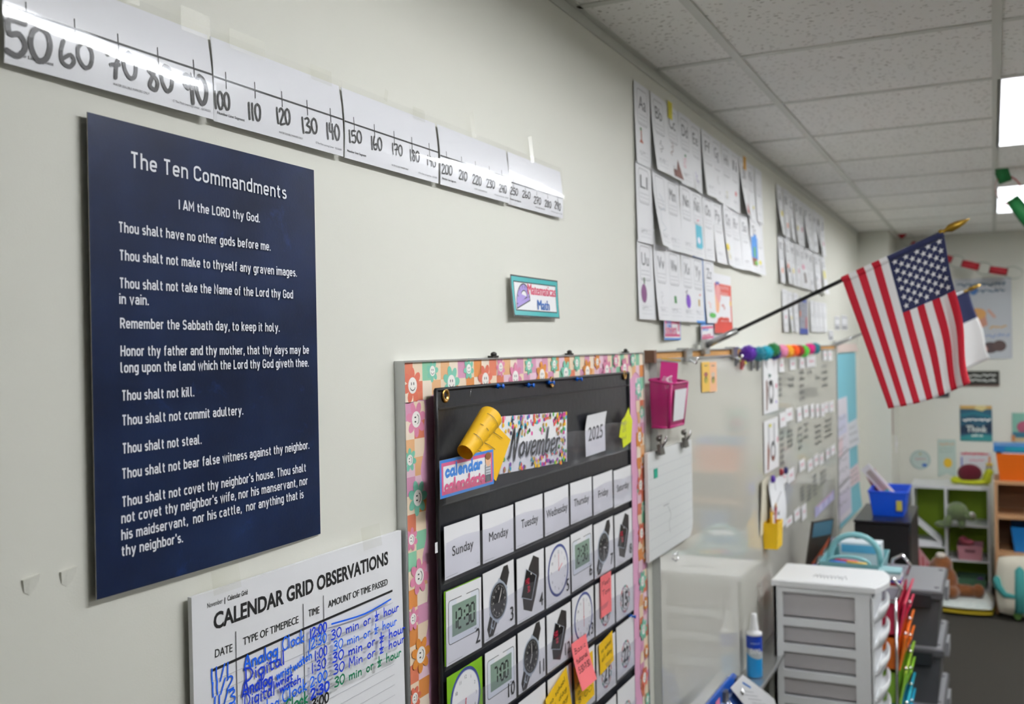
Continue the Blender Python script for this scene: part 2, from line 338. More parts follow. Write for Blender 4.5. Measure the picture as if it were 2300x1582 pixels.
    def scribble(s, u0, v0, u1, v1, rows, wd, m, seed=0, fill=.8):
        'lines of small unreadable writing'
        u0, u1 = min(u0, u1), max(u0, u1); v0, v1 = min(v0, v1), max(v0, v1)+.002; rng = random.Random(seed); hh = (v1-v0)/max(rows, 1)
        for r in range(rows):
            v = v1-hh*(r+.7); u = u0; end = u1-(u1-u0)*rng.uniform(0, 1-fill)
            while u < end-hh*.2:
                L = min(hh*rng.uniform(.6, 1.6), end-u); k = max(3, int(L/hh*5)); 
                s.stroke([(u+L*i/k, v+hh*.42*rng.random()) for i in range(k+1)], wd, m, step=False); u += L+hh*.25
        s.step(); return s
    def build(s, name, parent=None, **k):
        return MB.build(s, name, parent if parent is not None else s.sheet.o, **k)

class Sheet:
    'a sheet, card or panel with its own frame: u right, v up, facing the room'
    def __init__(s, name, P, w, h, m, face='left', bend=None, nu=1, nv=1, th=.0006, roll=0, label=None, cat=None, group=None, edge=None, mats=None, parent=None, outline=None):
        s.w, s.h = w, h; s.bend = bend; s.th = th
        s.surf = (lambda u, v: (u, v, bend(u/w, v/h))) if bend else (lambda u, v: (u, v, 0))
        mb = MB(); 
        if outline:
            n = len(outline); V = [(u, -s.surf(u, v)[2], v) for u, v in outline]+[(u, -s.surf(u, v)[2]+th, v) for u, v in outline]
            mb.add(V, [tuple(range(n)), tuple(range(2*n-1, n-1, -1))]+[(i, (i+1) % n, n+(i+1) % n, n+i)[::-1] for i in range(n)], m)
        else:
            V = []; F = []; q = (nu+1)*(nv+1)
            for k in (0, 1):
                for j in range(nv+1):
                    for i in range(nu+1):
                        u, v = w*i/nu, h*j/nv; c = s.surf(u, v)[2]; V.append((u, -c+k*th, v))
            for j in range(nv):
                for i in range(nu):
                    a = j*(nu+1)+i; F.append((a, a+1, a+nu+2, a+nu+1)); F.append((q+a, q+a+nu+1, q+a+nu+2, q+a+1))
            mb.add(V, F, m, bool(bend)); E = []
            rim = [i for i in range(nu+1)]+[j*(nu+1)+nu for j in range(1, nv+1)]+[nv*(nu+1)+i for i in range(nu-1, -1, -1)]+[j*(nu+1) for j in range(nv-1, 0, -1)]
            for i in range(len(rim)):
                a, b = rim[i], rim[(i+1) % len(rim)]; E.append((a, q+a, q+b, b))
            for e in E: mb.add([V[x] for x in e], [(0, 1, 2, 3)], edge or m)
        rz = {'left': 0, 'back': -pi/2}[face] if isinstance(face, str) else face
        s.rot = Euler((0, roll, rz)); s.o = mb.build(name, parent, Vector(P), s.rot); s.M = Matrix.Translation(Vector(P)) @ s.rot.to_matrix().to_4x4(); s.Mi = s.M.inverted()
        tag(s.o, label, cat, group)
    def px(s, x, y):
        'sheet coordinates under a photo pixel'
        n = s.M.to_3x3() @ Vector((0, 1, 0)); q = ray(x, y); t = (s.M.translation-CAM).dot(n)/q.dot(n)
        l = s.Mi @ (CAM+q*t); return (l.x, l.z)
    def ink(s, **k): return Ink(s, **k)
def wl(px, py, off=0.):
    p = at(px, py, 1, -off); return p.x, p.z
def zoomer(sc, ox, oy): return lambda x, y: (x/sc+ox, y/sc+oy)
def ordn(i): return ['first', 'second', 'third', 'fourth', 'fifth', 'sixth', 'seventh', 'eighth', 'ninth', 'tenth', 'eleventh', 'twelfth', 'thirteenth'][i]

# ------------------------------------------------------------------ shared materials
WALL = mat('wall_paint', '#e2e2d8', .6, spec=.35, bump=(420, .05))
TRIM = mat('trim_enamel', '#cfd0c8', .45)
PAPER = mat('white_paper', '#eeeff2', .6, spec=.3)
CARD = mat('card_stock', '#f1f1f3', .45, spec=.4)
BLACK = mat('black_ink', '#17171a', .5); GREY = mat('grey_ink', '#8f9094', .6); PENCIL = mat('pencil_grey', '#6a6b70', .7); FAINT = mat('faint_rule', '#c3c5cb', .6)
STEEL = mat('brushed_aluminium', '#c4c6c6', .32, metal=.85); CHROME = mat('chrome', '#e4e4e6', .12, metal=1)
BRASS = mat('brass', '#b08a4c', .28, metal=1); GOLD = mat('gold_finial', '#a5832f', .35, metal=.8)
FILM = film('clear_laminate', rough=.045, haze=.02); POCKET = film('clear_vinyl_pocket', '#fafaff', .12, .07, .8)
TAPE = film('clear_tape', '#fdfdfa', .25, .025)
WHITEP = mat('white_plastic', '#f0f1f3', .35); FROST = mat('frosted_plastic', '#e6e2e4', .4, alpha=.60)

# ------------------------------------------------------------------ the room
ZC = 2.68; XB = 8.35; GY0, GYS = -.2512, .6594; GX0, GXS = 2.8202, .6096
struct('wall_left', MB().box((-2.3, 0, 0), (XB+.1, .12, 3.0), WALL))
struct('wall_back', MB().box((XB, -6.6, 0), (XB+.12, .12, 3.0), WALL))
struct('wall_column', MB().box((7.735, -.215, 0), (XB, 0, ZC), WALL))
struct('wall_right', MB().box((-2.3, -6.72, 0), (XB+.1, -6.6, 3.0), WALL))
struct('wall_front', MB().box((-2.42, -6.7, 0), (-2.3, .1, 3.0), WALL))
struct('floor', MB().box((-2.4, -6.7, -.1), (XB+.1, .1, 0), mat('charcoal_carpet', '#3b3934', .95, spec=.1, noise=(260, '#4f4c46', .25), bump=(500, .6))))
# acoustic tiles: pale with dark pin holes and short fissures
TILE = mat('acoustic_tile', '#c9c6bf', .9, spec=.1, bump=(150, .25))
nt = TILE.node_tree; bs = nt.nodes['Principled BSDF']; tc = nt.nodes.new('ShaderNodeTexCoord')
mp = nt.nodes.new('ShaderNodeMapping'); mp.inputs['Scale'].default_value = (1, .55, 1); nt.links.new(tc.outputs['Object'], mp.inputs[0])
vo = nt.nodes.new('ShaderNodeTexVoronoi'); vo.inputs['Scale'].default_value = 85; vo.inputs['Randomness'].default_value = 1
wn = nt.nodes.new('ShaderNodeTexNoise'); wn.inputs['Scale'].default_value = 95
ad = nt.nodes.new('ShaderNodeMixRGB'); ad.inputs[0].default_value = .012; nt.links.new(mp.outputs[0], ad.inputs[1]); nt.links.new(wn.outputs['Color'], ad.inputs[2])
nt.links.new(ad.outputs[0], vo.inputs['Vector']); nt.links.new(mp.outputs[0], wn.inputs['Vector'])
n2 = nt.nodes.new('ShaderNodeTexNoise'); n2.inputs['Scale'].default_value = 60; nt.links.new(mp.outputs[0], n2.inputs['Vector'])
ma = nt.nodes.new('ShaderNodeMath'); ma.operation = 'MULTIPLY'; ma.inputs[1].default_value = .42; nt.links.new(n2.outputs[0], ma.inputs[0])
lt = nt.nodes.new('ShaderNodeMath'); lt.operation = 'LESS_THAN'; nt.links.new(vo.outputs['Distance'], lt.inputs[0]); nt.links.new(ma.outputs[0], lt.inputs[1])
mx = nt.nodes.new('ShaderNodeMixRGB'); mx.inputs[1].default_value = lin('#f4f3ef'); mx.inputs[2].default_value = lin('#b5b2aa')
nt.links.new(lt.outputs[0], mx.inputs[0]); nt.links.new(mx.outputs[0], bs.inputs['Base Color'])
xs = [GX0+i*GXS for i in range(-9, 11)]; ys = [0, GY0]+[GY0-k*GYS for k in range(1, 10)]
xs = [-2.3]+[x for x in xs if -2.3 < x < XB]+[XB]; ys = [y for y in ys if y > -6.6]+[-6.6]
LX = [GX0+GXS+4*GXS*k for k in range(-1, 2)]; LY = [GY0-GYS, GY0-5*GYS]
def lit(x, y): return any(a-.01 < x < a+2*GXS-.01 for a in LX) and any(b-GYS+.01 < y < b+.01 for b in LY)
tiles = MB()
for i in range(len(xs)-1):
    for j in range(len(ys)-1):
        if not lit(xs[i], ys[j]-.02): tiles.box((xs[i], ys[j+1], ZC), (xs[i+1], ys[j], ZC+.016), TILE)
tiles.box((-2.3, -6.6, ZC+.14), (XB, 0, ZC+.16), TILE)
struct('ceiling', tiles)
gridbars = MB()
for y in ys[1:-1]: gridbars.box((-2.3, y-.012, ZC-.004), (XB, y+.012, ZC), TRIM)
for x in xs[1:-1]:
    for j in range(len(ys)-1):
        if not any(a+.1 < x < a+2*GXS-.1 and b-GYS-.01 < ys[j]-.02 < b for a in LX for b in LY): gridbars.box((x-.012, ys[j+1]+.012, ZC-.003), (x+.012, ys[j]-.012, ZC), TRIM)
struct('trim_1', gridbars)
struct('trim_2', MB().box((-2.3, -.022, ZC-.003), (7.735, 0, ZC+.01), TRIM).box((-2.3, -.004, ZC-.028), (7.735, 0, ZC-.003), TRIM).box((7.713, -.237, ZC-.003), (7.735, 0, ZC), TRIM).box((XB-.022, -6.6, ZC-.003), (XB, -.215, ZC), TRIM))
# recessed troffers: white reflector pans with a lamp basket down the middle
PAN = mat('white_reflector', '#f4f6fa', .5); GLOW = mat('lamp_diffuser', '#ffffff', .5, emit=('#fdfeff', LAMP))
def troffer(label):
    r = empty('ceiling_light', (0, 0, 0), label, 'ceiling light', 'recessed ceiling lights')
    L, Wd = 2*GXS-.03, GYS-.03; pan = MB(); n = 8; V = []; F = []
    for i in range(n+1):
        t = -1+2*i/n; V += [(.0, t*Wd/2, .012+.1*(1-t*t)**.5), (L, t*Wd/2, .012+.1*(1-t*t)**.5)]
    for i in range(n): F.append((2*i, 2*i+1, 2*i+3, 2*i+2))
    pan.add(V, F, PAN, True)
    for x in (0, L): pan.add([(x, v[1], v[2]) for v in V[::2]], [tuple(range(n+1))], PAN)
    pan.build('reflector', r)
    fr = MB()
    for a, b in (((-.012, -Wd/2-.012, 0), (L+.012, -Wd/2, .014)), ((-.012, Wd/2, 0), (L+.012, Wd/2+.012, .014)), ((-.012, -Wd/2, 0), (0, Wd/2, .014)), ((L, -Wd/2, 0), (L+.012, Wd/2, .014))): fr.box(a, b, WHITEP)
    fr.build('frame', r)
    MB().prism([(-.075, .05), (-.05, .026), (.05, .026), (.075, .05), (.06, .075), (-.06, .075)], .04, L-.04, GLOW, 0).build('lamp_diffuser', r)
    return r
lamp0 = troffer('recessed white ceiling light panel nearer the camera at the right edge'); k = 0
for j, b in enumerate(LY):
    for i, a in enumerate(LX):
        o = lamp0 if (i, j) == (1, 0) else copy_tree(lamp0)
        o.location = (a+.015, b-GYS/2, ZC-.004)
        if (i, j) == (2, 0): o['label'] = 'farther recessed ceiling light panel behind the hanging paper chain'
        elif (i, j) != (1, 0): o['label'] = '%s ceiling light panel of the %s row, unseen, added for its light' % (ordn(i), ['near', 'far'][j])  # these panels are out of view, added to brighten the room

# ------------------------------------------------------------------ number line cards
zA = zoomer(2.875, 0, 0); zB = zoomer(3.8333, 700, 150)
strips = [(.675, .967, ['50', '60', '70', '80', '90']), (.969, 1.246, ['100', '110', '120', '130', '140']), (1.250, 1.534, ['150', '160', '170', '180', '190']),
          (1.538, 1.818, ['200', '210', '220', '230', '240']), (1.823, 2.100, ['250', '260', '270', '280', '290'])]
TICKS = [(52, 33), (160.5, 66), (257.5, 99), (346, 128), (426, 155), (501, 180), (566, 202), (626.5, 224), (683, 243), (735, 262), (789, 278), (835, 295), (879, 310), (919, 326), (958, 339), (997, 352), (1031, 366), (1062, 376), (1093, 388), (1121, 398), (1150, 409), (1176, 418), (1201, 428), (1225, 436), (1247, 444)]
NUMPX = [(zA, 20, 350, 312, 420, 225), (zA, 375, 430, 585, 445, 160), (zA, 685, 500, 862, 520, 165), (zA, 935, 585, 1095, 595, 160), (zA, 1165, 668, 1312, 680, 178), (zA, 1365, 700, 1468, 712, 108), (zA, 1585, 772, 1665, 785, 105), (zA, 1768, 800, 1855, 808, 98), (zA, 1930, 860, 2028, 866, 95), (zA, 2088, 898, 2170, 908, 98),
         (zB, 295, 652, 407, 664, 103), (zB, 487, 712, 580, 724, 108), (zB, 668, 758, 755, 772, 92), (zB, 820, 810, 902, 824, 92), (zB, 965, 845, 1040, 872, 80), (zB, 1095, 918, 1185, 940, 82), (zB, 1243, 964, 1312, 990, 78), (zB, 1360, 1005, 1435, 1026, 76), (zB, 1480, 1035, 1550, 1052, 70), (zB, 1590, 1078, 1650, 1096, 68),
         (zB, 1700, 1095, 1762, 1112, 58), (zB, 1800, 1124, 1867, 1140, 58), (zB, 1898, 1176, 1957, 1190, 58), (zB, 1990, 1204, 2042, 1220, 56), (zB, 2070, 1218, 2120, 1246, 62)]
GL = mat('laminated_card', '#eeeff4', .35, spec=.5)
MARK = mat('marker_black', '#1d1d1f', .45); MARK2 = mat('marker_faded', '#4a4a4e', .5)
for si, (xa, xb, nums) in enumerate(strips):
    ph = si*1.7+.6; amp = .0030
    tw = ((.0023, .0082, 1), (.0030, .0060, 1), (.0040, .0050, 1), (.0043, .0060, 1), (.0000, .0052, 1))[si]
    def bend(u, v, ph=ph, tw=tw): return amp*sin(v*pi)+(tw[1]+(tw[0]-tw[1])*(1-u)**tw[2])*(1-v)+.00006*sin(u*23+v*9+ph)+.00005*sin(u*41+ph)*sin(v*7)
    z0 = 2.163; h = .107
    s = Sheet('number_line_card', (xa, -.006-.0006*(si % 2), z0), xb-xa-.003, h, GL, bend=bend, nu=24, nv=12,
              label='laminated number line card hand-lettered %s to %s' % (nums[0], nums[-1]), cat='number line', group='number line cards')
    W = s.w; zt = s.px(*TICKS[si*5+2])[1]   # axis line
    k = s.ink(); k.rect(0, zt-.0013, W, zt+.0013, BLACK, 16)
    ticks = [s.px(*TICKS[si*5+j])[0] if si*5+j < len(TICKS) else .0577*(j+.5) for j in range(5)]
    for u in ticks: k.rect(u-.0007, zt-.011, u+.0007, zt+.011, BLACK)
    k.text('Number Line Segment', .006, .010, .0034, BLACK, .05, bold=.02)
    k.text('WATER SOLUBLE MARKERS ONLY', W*.55, .008, .0026, BLACK, .052, 'c'); k.text('© The Math Learning Center   QCN2303', W-.006, .008, .0026, PENCIL, .062, 'r')
    k.build('printed_line')
    for j, t in enumerate(nums):
        k = s.ink(n0=.0009); zz, ax, ay, bx, by, hp = NUMPX[si*5+j]; A = s.px(*zz(ax, ay)); B = s.px(*zz(bx, by)); hh = s.px(*zz(ax, ay-hp))[1]-A[1]
        k.hand(t, (max(.001, A[0]), A[1]), (min(W-.001, B[0]), B[1]), hh, hh*(.17 if si == 0 else .14), MARK2 if (si, j) in ((1, 4), (0, 2)) else MARK, seed=si*5+j, jit=.02)
        k.build('handwritten_number')
    fm = MB(); nu = 20; nv = 10; V = []; F = []
    for j in range(nv+1):
        for i in range(nu+1):
            u = -.004+(W+.008)*i/nu; v = -.006+(h+.015)*j/nv; uu = min(max(u/W, 0), 1); vv = min(max(v/h, 0), 1); V.append((u, -(bend(uu, vv)+.0022), v))
    for j in range(nv):
        for i in range(nu): a = j*(nu+1)+i; F.append((a, a+1, a+nu+2, a+nu+1))
    fm.add(V, F, FILM, True).build('laminate_film', s.o)
    for tu, tw, tz, th, rl in [[(.14, .035, .108, .022, 0), (.24, .05, .100, .03, 0)], [(.03, .07, .10, .026, 0), (.2, .05, .1, .022, 0)], [(.11, .01, .112, .02, .3), (.2, .04, .1, .02, 0)], [(.125, .018, .105, .05, -.25)], [(.105, .018, .10, .056, -.2)]][si]:
        c = MB(); c.add([(0, -.0048, 0), (tw, -.0048, 0), (tw, -.004, th), (0, -.004, th)], [(0, 1, 2, 3)], TAPE); c.build('tape', s.o, (tu, 0, tz), (0, rl, 0))

# ------------------------------------------------------------------ dark blue poster
NAVY = mat('navy_print', '#0c162e', .32, spec=.17, noise=(7, '#1a2b50', .26), bump=(260, .04))
nt = NAVY.node_tree; bs = nt.nodes['Principled BSDF']; src = bs.inputs['Base Color'].links[0].from_socket
tc = nt.nodes.new('ShaderNodeTexCoord'); n3 = nt.nodes.new('ShaderNodeTexNoise'); n3.inputs['Scale'].default_value = 13; n3.inputs['Detail'].default_value = 12; n3.inputs['Roughness'].default_value = .75; n3.inputs['Distortion'].default_value = .6
rp = nt.nodes.new('ShaderNodeValToRGB'); rp.color_ramp.elements[0].position = .60; rp.color_ramp.elements[1].position = .78
mx = nt.nodes.new('ShaderNodeMixRGB'); mx.inputs[2].default_value = lin('#1b3468')
nt.links.new(tc.outputs['Object'], n3.inputs[0]); nt.links.new(n3.outputs[0], rp.inputs[0]); nt.links.new(rp.outputs[0], mx.inputs[0]); nt.links.new(src, mx.inputs[1]); nt.links.new(mx.outputs[0], bs.inputs['Base Color'])
LET = mat('white_print', '#e9ebf2', .35)
OFF = .0075
x0, zt_ = wl(193, 250, OFF); x1, _ = wl(710, 383, OFF); _, zb_ = wl(210, 1352, OFF); zt2 = wl(710, 383, OFF)[1]; zb2 = wl(724, 1198, OFF)[1]
zt_ = (zt_+zt2)/2; zb_ = (zb_+zb2)/2
s = Sheet('poster', (x0, -OFF, zb_), x1-x0, zt_-zb_, NAVY, bend=lambda u, v: .002*(1-u)-.004*u+.003*(1-v)**4*sin(u*pi), nu=14, nv=14, th=.0012, edge=mat('paper_edge', '#b9b2aa', .6),
          label='dark blue poster with white lettering below the number line cards', cat='poster')
zp = zoomer(2.727, 150, 220); zq = zoomer(2.552, 150, 780)
def tl(txt, z, a, b, cap, wd=.0020): k = s.ink(); k.din(txt, s.px(*z(*a)), s.px(*z(*b)), cap, wd, LET); k.build('title_lettering' if cap > .02 else 'verse_lettering')
tl('The Ten Commandments', zp, (383, 425), (1354, 622), .0186, .0027)
tl('I AM the LORD thy God.', zp, (685, 682), (1187, 764), .0116)
for t, a, b in [('Thou shalt have no other gods before me.', (310, 822), (1250, 937)), ('Thou shalt not make to thyself any graven images.', (315, 994), (1413, 1096)),
                ('Thou shalt not take the Name of the Lord thy God', (315, 1165), (1390, 1230)), ('in vain.', (315, 1262), (497, 1271)), ('Remember the Sabbath day, to keep it holy.', (320, 1412), (1306, 1433))]: tl(t, zp, a, b, .0119)
for t, a, b in [('Honor thy father and thy mother, that thy days may be', (302, 52), (1393, 38)), ('long upon the land which the Lord thy God giveth thee.', (302, 148), (1391, 112)), ('Thou shalt not kill.', (308, 308), (727, 283)),
                ('Thou shalt not commit adultery.', (309, 450), (1010, 387)), ('Thou shalt not steal.', (311, 612), (768, 555)), ('Thou shalt not bear false witness against thy neighbor.', (308, 757), (1393, 583)),
                ("Thou shalt not covet thy neighbor's house. Thou shalt", (308, 918), (1375, 713)), ("not covet thy neighbor's wife, nor his manservant, nor", (305, 1012), (1385, 787)),
                ("his maidservant,  nor his cattle,  nor anything that is", (305, 1108), (1360, 865)), ("thy neighbor's.", (305, 1200), (656, 1118))]: tl(t, zq, a, b, .0119)

# little torn flaps of paint on the wall
for px, py, lab in ((150, 1284, 'torn paint flap on the wall nearer the poster'), (66, 1302, 'torn paint flap on the wall farther left of the poster')):
    x, z = wl(px, py); q = [(-.009, .001), (-.001, .0025), (.0105, .0035), (.010, -.004), (.006, -.012), (-.001, -.016), (-.007, -.012)]
    mb = MB(); n = len(q); V = [(a, -.0005-.0025*max(0, (c+.012)/.016), c) for a, c in q]+[(a, -.0001, c) for a, c in q]
    mb.add(V, [tuple(range(n))]+[(i, (i+1) % n, n+(i+1) % n, n+i) for i in range(n)], WALL); tag(mb.build('paint_flap', None, (x, 0, z)), lab, 'paint flap', 'torn flaps of wall paint')

# ------------------------------------------------------------------ observation chart pad
OFF = .012
x0, z1 = wl(430, 1345, OFF); x1, z1b = wl(900, 1190, OFF); z1 = (z1+z1b)/2; H = .66
s = Sheet('chart_paper', (x0, -OFF, z1-H), x1-x0, H, PAPER, bend=lambda u, v: .006*(1-v)*u*u+.004*(1-u)**3*(1-v)+.002*sin(u*7)*max(0, v-.9)*5, nu=16, nv=20, th=.006,
          label='white chart of calendar grid observations filled in with marker', cat='chart paper')
zo = zoomer(3.84, 420, 1170); P = lambda x, y: s.px(*zo(x, y))
k = s.ink()
k.text2('November', P(172, 756), P(302, 710), .0062, BLACK); k.text2('Calendar Grid', P(345, 692), P(517, 634), .0062, BLACK, .012)
k.stroke([P(322, 716), P(322, 664)], .0012, BLACK); k.text2('CALENDAR GRID OBSERVATIONS', P(228, 940), P(1732, 372), .0195, BLACK, .028)
for t, a, b in (('DATE', (238, 1182), (388, 1128)), ('TYPE OF TIMEPIECE', (482, 1076), (958, 880)), ('TIME', (1045, 830), (1138, 797)), ('AMOUNT OF TIME PASSED', (1215, 752), (1725, 552))): k.text2(t, P(*a), P(*b), .0098, BLACK, .006)
k.stroke([P(205, 1295), P(1000, 935), P(1765, 603)], .0034, BLACK, cap=False)
for a, x2 in (((415, 955), 462), ((997, 718), 1022), ((1172, 645), 1196)):
    u, v = P(*a); k.rect(u-.0006, .02, u+.0006, v, BLACK)
ua, va = P(205, 1295); ub, vb = P(1765, 603)
for i in range(1, 34): k.rect(ua, (va+vb)/2-.0165*i, ub, (va+vb)/2-.0165*i+.0006, FAINT, 4, step=False)
k.build('printed_form')
BL = mat('blue_marker', '#0a66f2', .45); BL2 = mat('dark_blue_marker', '#083ad6', .45); GR = mat('green_marker', '#0f7f56', .45)
k = s.ink(n0=.0010); k.eps = .00001
def hw(t, a, b, hh, m, wd=.0021, jit=.035): k.hand(t, P(*a), P(*b), hh*.62, wd*.88, m, jit, seed=3)
hw('11/1', (198, 1410), (362, 1335), .029, BL, .0026); hw('11/2', (203, 1520), (395, 1440), .027, BL, .0026); hw('11/3', (222, 1640), (412, 1555), .027, BL, .0026); hw('11/4', (235, 1760), (420, 1670), .027, BL, .0026)
hw('Analog', (485, 1285), (775, 1155), .027, BL, .0032); hw('Clock', (812, 1120), (1000, 1040), .028, BL, .0026)
hw('Digital', (487, 1397), (832, 1230), .029, BL2, .0030); hw('Analog', (465, 1512), (722, 1400), .028, BL2, .0034); hw('wrist', (758, 1368), (890, 1305), .020, BL, .0026); hw('watch', (905, 1290), (1062, 1180), .019, BL, .0026)
hw('Digital', (470, 1612), (738, 1497), .028, BL2, .0026); hw('wrist', (748, 1430), (890, 1362), .016, BL2, .0028); hw('watch', (778, 1478), (962, 1388), .017, BL2, .0026)
hw('Analog', (500, 1735), (770, 1600), .028, BL, .0026); hw('Clock', (800, 1565), (1010, 1450), .027, BL, .0028); hw('Clock', (825, 1650), (1015, 1560), .026, GR, .0034); hw('Digital', (500, 1830), (800, 1690), .028, GR, .003)
for t, a, b, m, wd in (('12:00', (1035, 1015), (1178, 945), BL2, .0032), ('12:30', (1022, 1110), (1175, 1040), BL, .0028), ('1:00', (1075, 1203), (1180, 1145), BL2, .0026), ('1:30', (1045, 1312), (1168, 1255), BL2, .0026), ('2:00', (1032, 1432), (1176, 1362), BL, .0028), ('2:30', (1035, 1535), (1192, 1455), BL2, .0040), ('3:00', (1045, 1620), (1187, 1550), BLACK, .0034)): hw(t, a, b, .021, m, wd)
k.stroke(smooth_line([P(1215, 888), P(1500, 800), P(1725, 674)]), .0026, BL)
for (a, b, m, wd, c) in (((1210, 1028), (1790, 768), BL2, .0026, 'm'), ((1226, 1122), (1768, 888), BL, .0024, 'm'), ((1215, 1222), (1835, 950), BL2, .0030, 'm'), ((1220, 1325), (1828, 1038), BL2, .0026, 'M'), ((1225, 1432), (1795, 1155), GR, .0030, 'm')): hw('30 %sin or # hour' % c, a, b, .0215, m, wd)
k.build('marker_writing')
for i, (a, b) in enumerate((((180, 560), (420, 470)), ((1480, 190), (1640, 130)))):
    u, v = P(*a); u2, v2 = P(*b); MB().add([(u, -.0095, v-.012), (u2, -.0095, v-.012), (u2, -.004, v+.022), (u, -.004, v+.022)], [(0, 1, 2, 3)], TAPE).build('tape', s.o)

# ------------------------------------------------------------------ mathematics sign
OFF = .012; x0, z1 = wl(1147, 616, OFF); x1, z2 = wl(1257, 716, OFF); zm = wl(1146, 714, OFF)[1]
TEAL = paint('#2fb0b2', .3)
s = Sheet('sign_card', (x0, -OFF, z2), x1-x0, z1-z2, CARD, bend=lambda u, v: -.004+.007*(1-u)**2*(.4+.6*(1-v))+.004*(1-v)**2, nu=8, nv=8, label='small teal bordered classroom sign reading Matematicas Math', cat='sign')
w_, h_ = s.w, s.h; k = s.ink()
k.rect(0, 0, w_, h_, BLACK, 8); 
for a in ((.003, .003, w_-.003, .012), (.003, h_-.012, w_-.003, h_-.003), (.003, .012, .012, h_-.012), (w_-.012, .012, w_-.003, h_-.012)): k.rect(*a, TEAL, 8)
k.rect(.0125, .0125, w_-.0125, h_-.0125, BLACK, 8); k.rect(.0145, .0145, w_-.0145, h_-.0145, CARD, 8)
PUR = paint('#a58fd6', .35)
c = (.052, .030); q = [(c[0]-.034, c[1]-.014), (c[0]+.040, c[1]+.0055)]
arc = [(c[0]+.003-.037*cos(pi*i/14)*1.0, c[1]-.004+.0095*(-cos(pi*i/14))*1.0+.042*sin(pi*i/14)) for i in range(15)]
k.poly(arc, PUR); k.stroke(arc, .0024, BLACK, True); ins = [(c[0]+.006-.019*cos(pi*i/10), c[1]+.0065+.005*(-cos(pi*i/10))+.018*sin(pi*i/10)) for i in range(11)]; k.poly(ins, CARD); k.stroke(ins, .002, BLACK, True)
for i in range(1, 14, 2): a = Vector(arc[i]); d = (Vector((c[0]+.004, c[1]))-a)*.2; k.stroke([a, a+d], .0014, BLACK)
k.text('Matematicas', w_*.33, h_*.565, .022, paint('#d4506e'), w_*.61, bold=.035); k.text('Math', w_*.52, h_*.2, .021, paint('#1d62b4'), w_*.26, bold=.035)
k.build('printed_front')

# ------------------------------------------------------------------ bulletin board with patterned border
BOFF = .018; BX0, BX1, BZ0, BZ1 = wl(888, 1000)[0], wl(1447, 812, .018)[0], .62, 1.852
b = empty('bulletin_board', (BX0, 0, BZ0), 'pink bulletin board with aluminium frame and checked daisy border', 'bulletin board')
bw, bh = BX1-BX0, BZ1-BZ0
MB().box((.004, -BOFF+.004, .004), (bw-.004, -.001, bh-.004), mat('pink_paper', '#e5a9c9', .7)).build('backing_paper', b)
f = MB(); f.box((0, -BOFF-.001, 0), (.003, -.0005, bh), STEEL).box((bw-.004, -BOFF-.001, 0), (bw, -.0005, bh), STEEL).box((.003, -BOFF-.001, bh-.003), (bw-.004, -.0005, bh), STEEL).box((.003, -BOFF-.001, 0), (bw-.004, -.0005, .012), STEEL); f.build('frame', b)
pal = [paint(c, .5) for c in ('#f3dcc0', '#e9b583', '#d97b5c', '#d99ab8', '#f0cdda', '#8cc9a6', '#f7e6d2', '#dd8e4a')]
FL = [paint(c, .5) for c in ('#e0913f', '#7cc6ad', '#df8aa9', '#d87058')]; FACE = paint('#fbf7f1', .5)
def border(name, ua, ub, va, vb, wavy, seed):
    'checked strip with daisies; wavy names the scalloped inner side'
    rng = random.Random(seed); k = Ink(fn=lambda u, v: (u, v, 0), n0=BOFF-.003); C = .031; hor = wavy == 'b'
    L, D = (ub-ua, vb-va) if hor else (vb-va, ub-ua); nl = round(L/C); nd = round(D/C)
    def wob(t): return .007*sin(t*41)+.004*sin(t*83+1)-.004
    def pt(t, d):
        if d >= D*.999: d = D+wob(t)
        if wavy == 'b': return (ua+t, vb-d)
        if wavy == 'r': return (ua+d, vb-t)
        return (ub-d, vb-t)
    prev = None
    for i in range(nl):
        for j in range(nd):
            t0, t1, d0, d1 = i*L/nl, (i+1)*L/nl, j*D/nd, (j+1)*D/nd
            if (i+j) % 2: m = pal[rng.choice((0, 6, 4))]
            else: m = pal[rng.choice((1, 2, 3, 5, 7, 2, 3))]
            q = [pt(t0+(t1-t0)*a/4, d1) for a in range(5)]+[pt(t1, d0), pt(t0, d0)]
            k.poly(q if wavy != 'b' else q, m, step=False)
    k.step(); t = .03; side = 0
    while t < L-.03:
        d = D*(.26 if side else .60); c = pt(t, d); r = .029 if not side else .019; fc = FL[rng.randrange(4)]; n6 = 7; a0 = rng.random()
        for a in range(n6):
            an = a0+2*pi*a/n6; k.ell((c[0]+r*.66*cos(an), c[1]+r*.66*sin(an)), r*.40, r*.27, fc, 12, an, step=False)
        k.step(); k.ell(c, r*.48, r*.48, FACE, 16); q0 = 0 if hor else pi/2
        def loc(x, y): return (c[0]+r*(x*cos(q0)-y*sin(q0)), c[1]+r*(x*sin(q0)+y*cos(q0)))
        for e in (-1, 1): k.ell(loc(e*.13, .10), r*.05, r*.10, BLACK, 8, q0, step=False)
        k.step(); k.stroke([loc(.30*cos(a), .30*sin(a)) for a in (pi*1.15, pi*1.3, pi*1.5, pi*1.7, pi*1.85)], r*.05, BLACK)
        side = 1-side; t += .066
    return k.build(name, b)
border('border_strip', .003, bw-.003, bh-.068, bh-.002, 'b', 4); border('border_strip', .003, .069, .01, bh-.069, 'r', 7); border('border_strip', bw-.069, bw-.003, .01, bh-.069, 'l', 9)
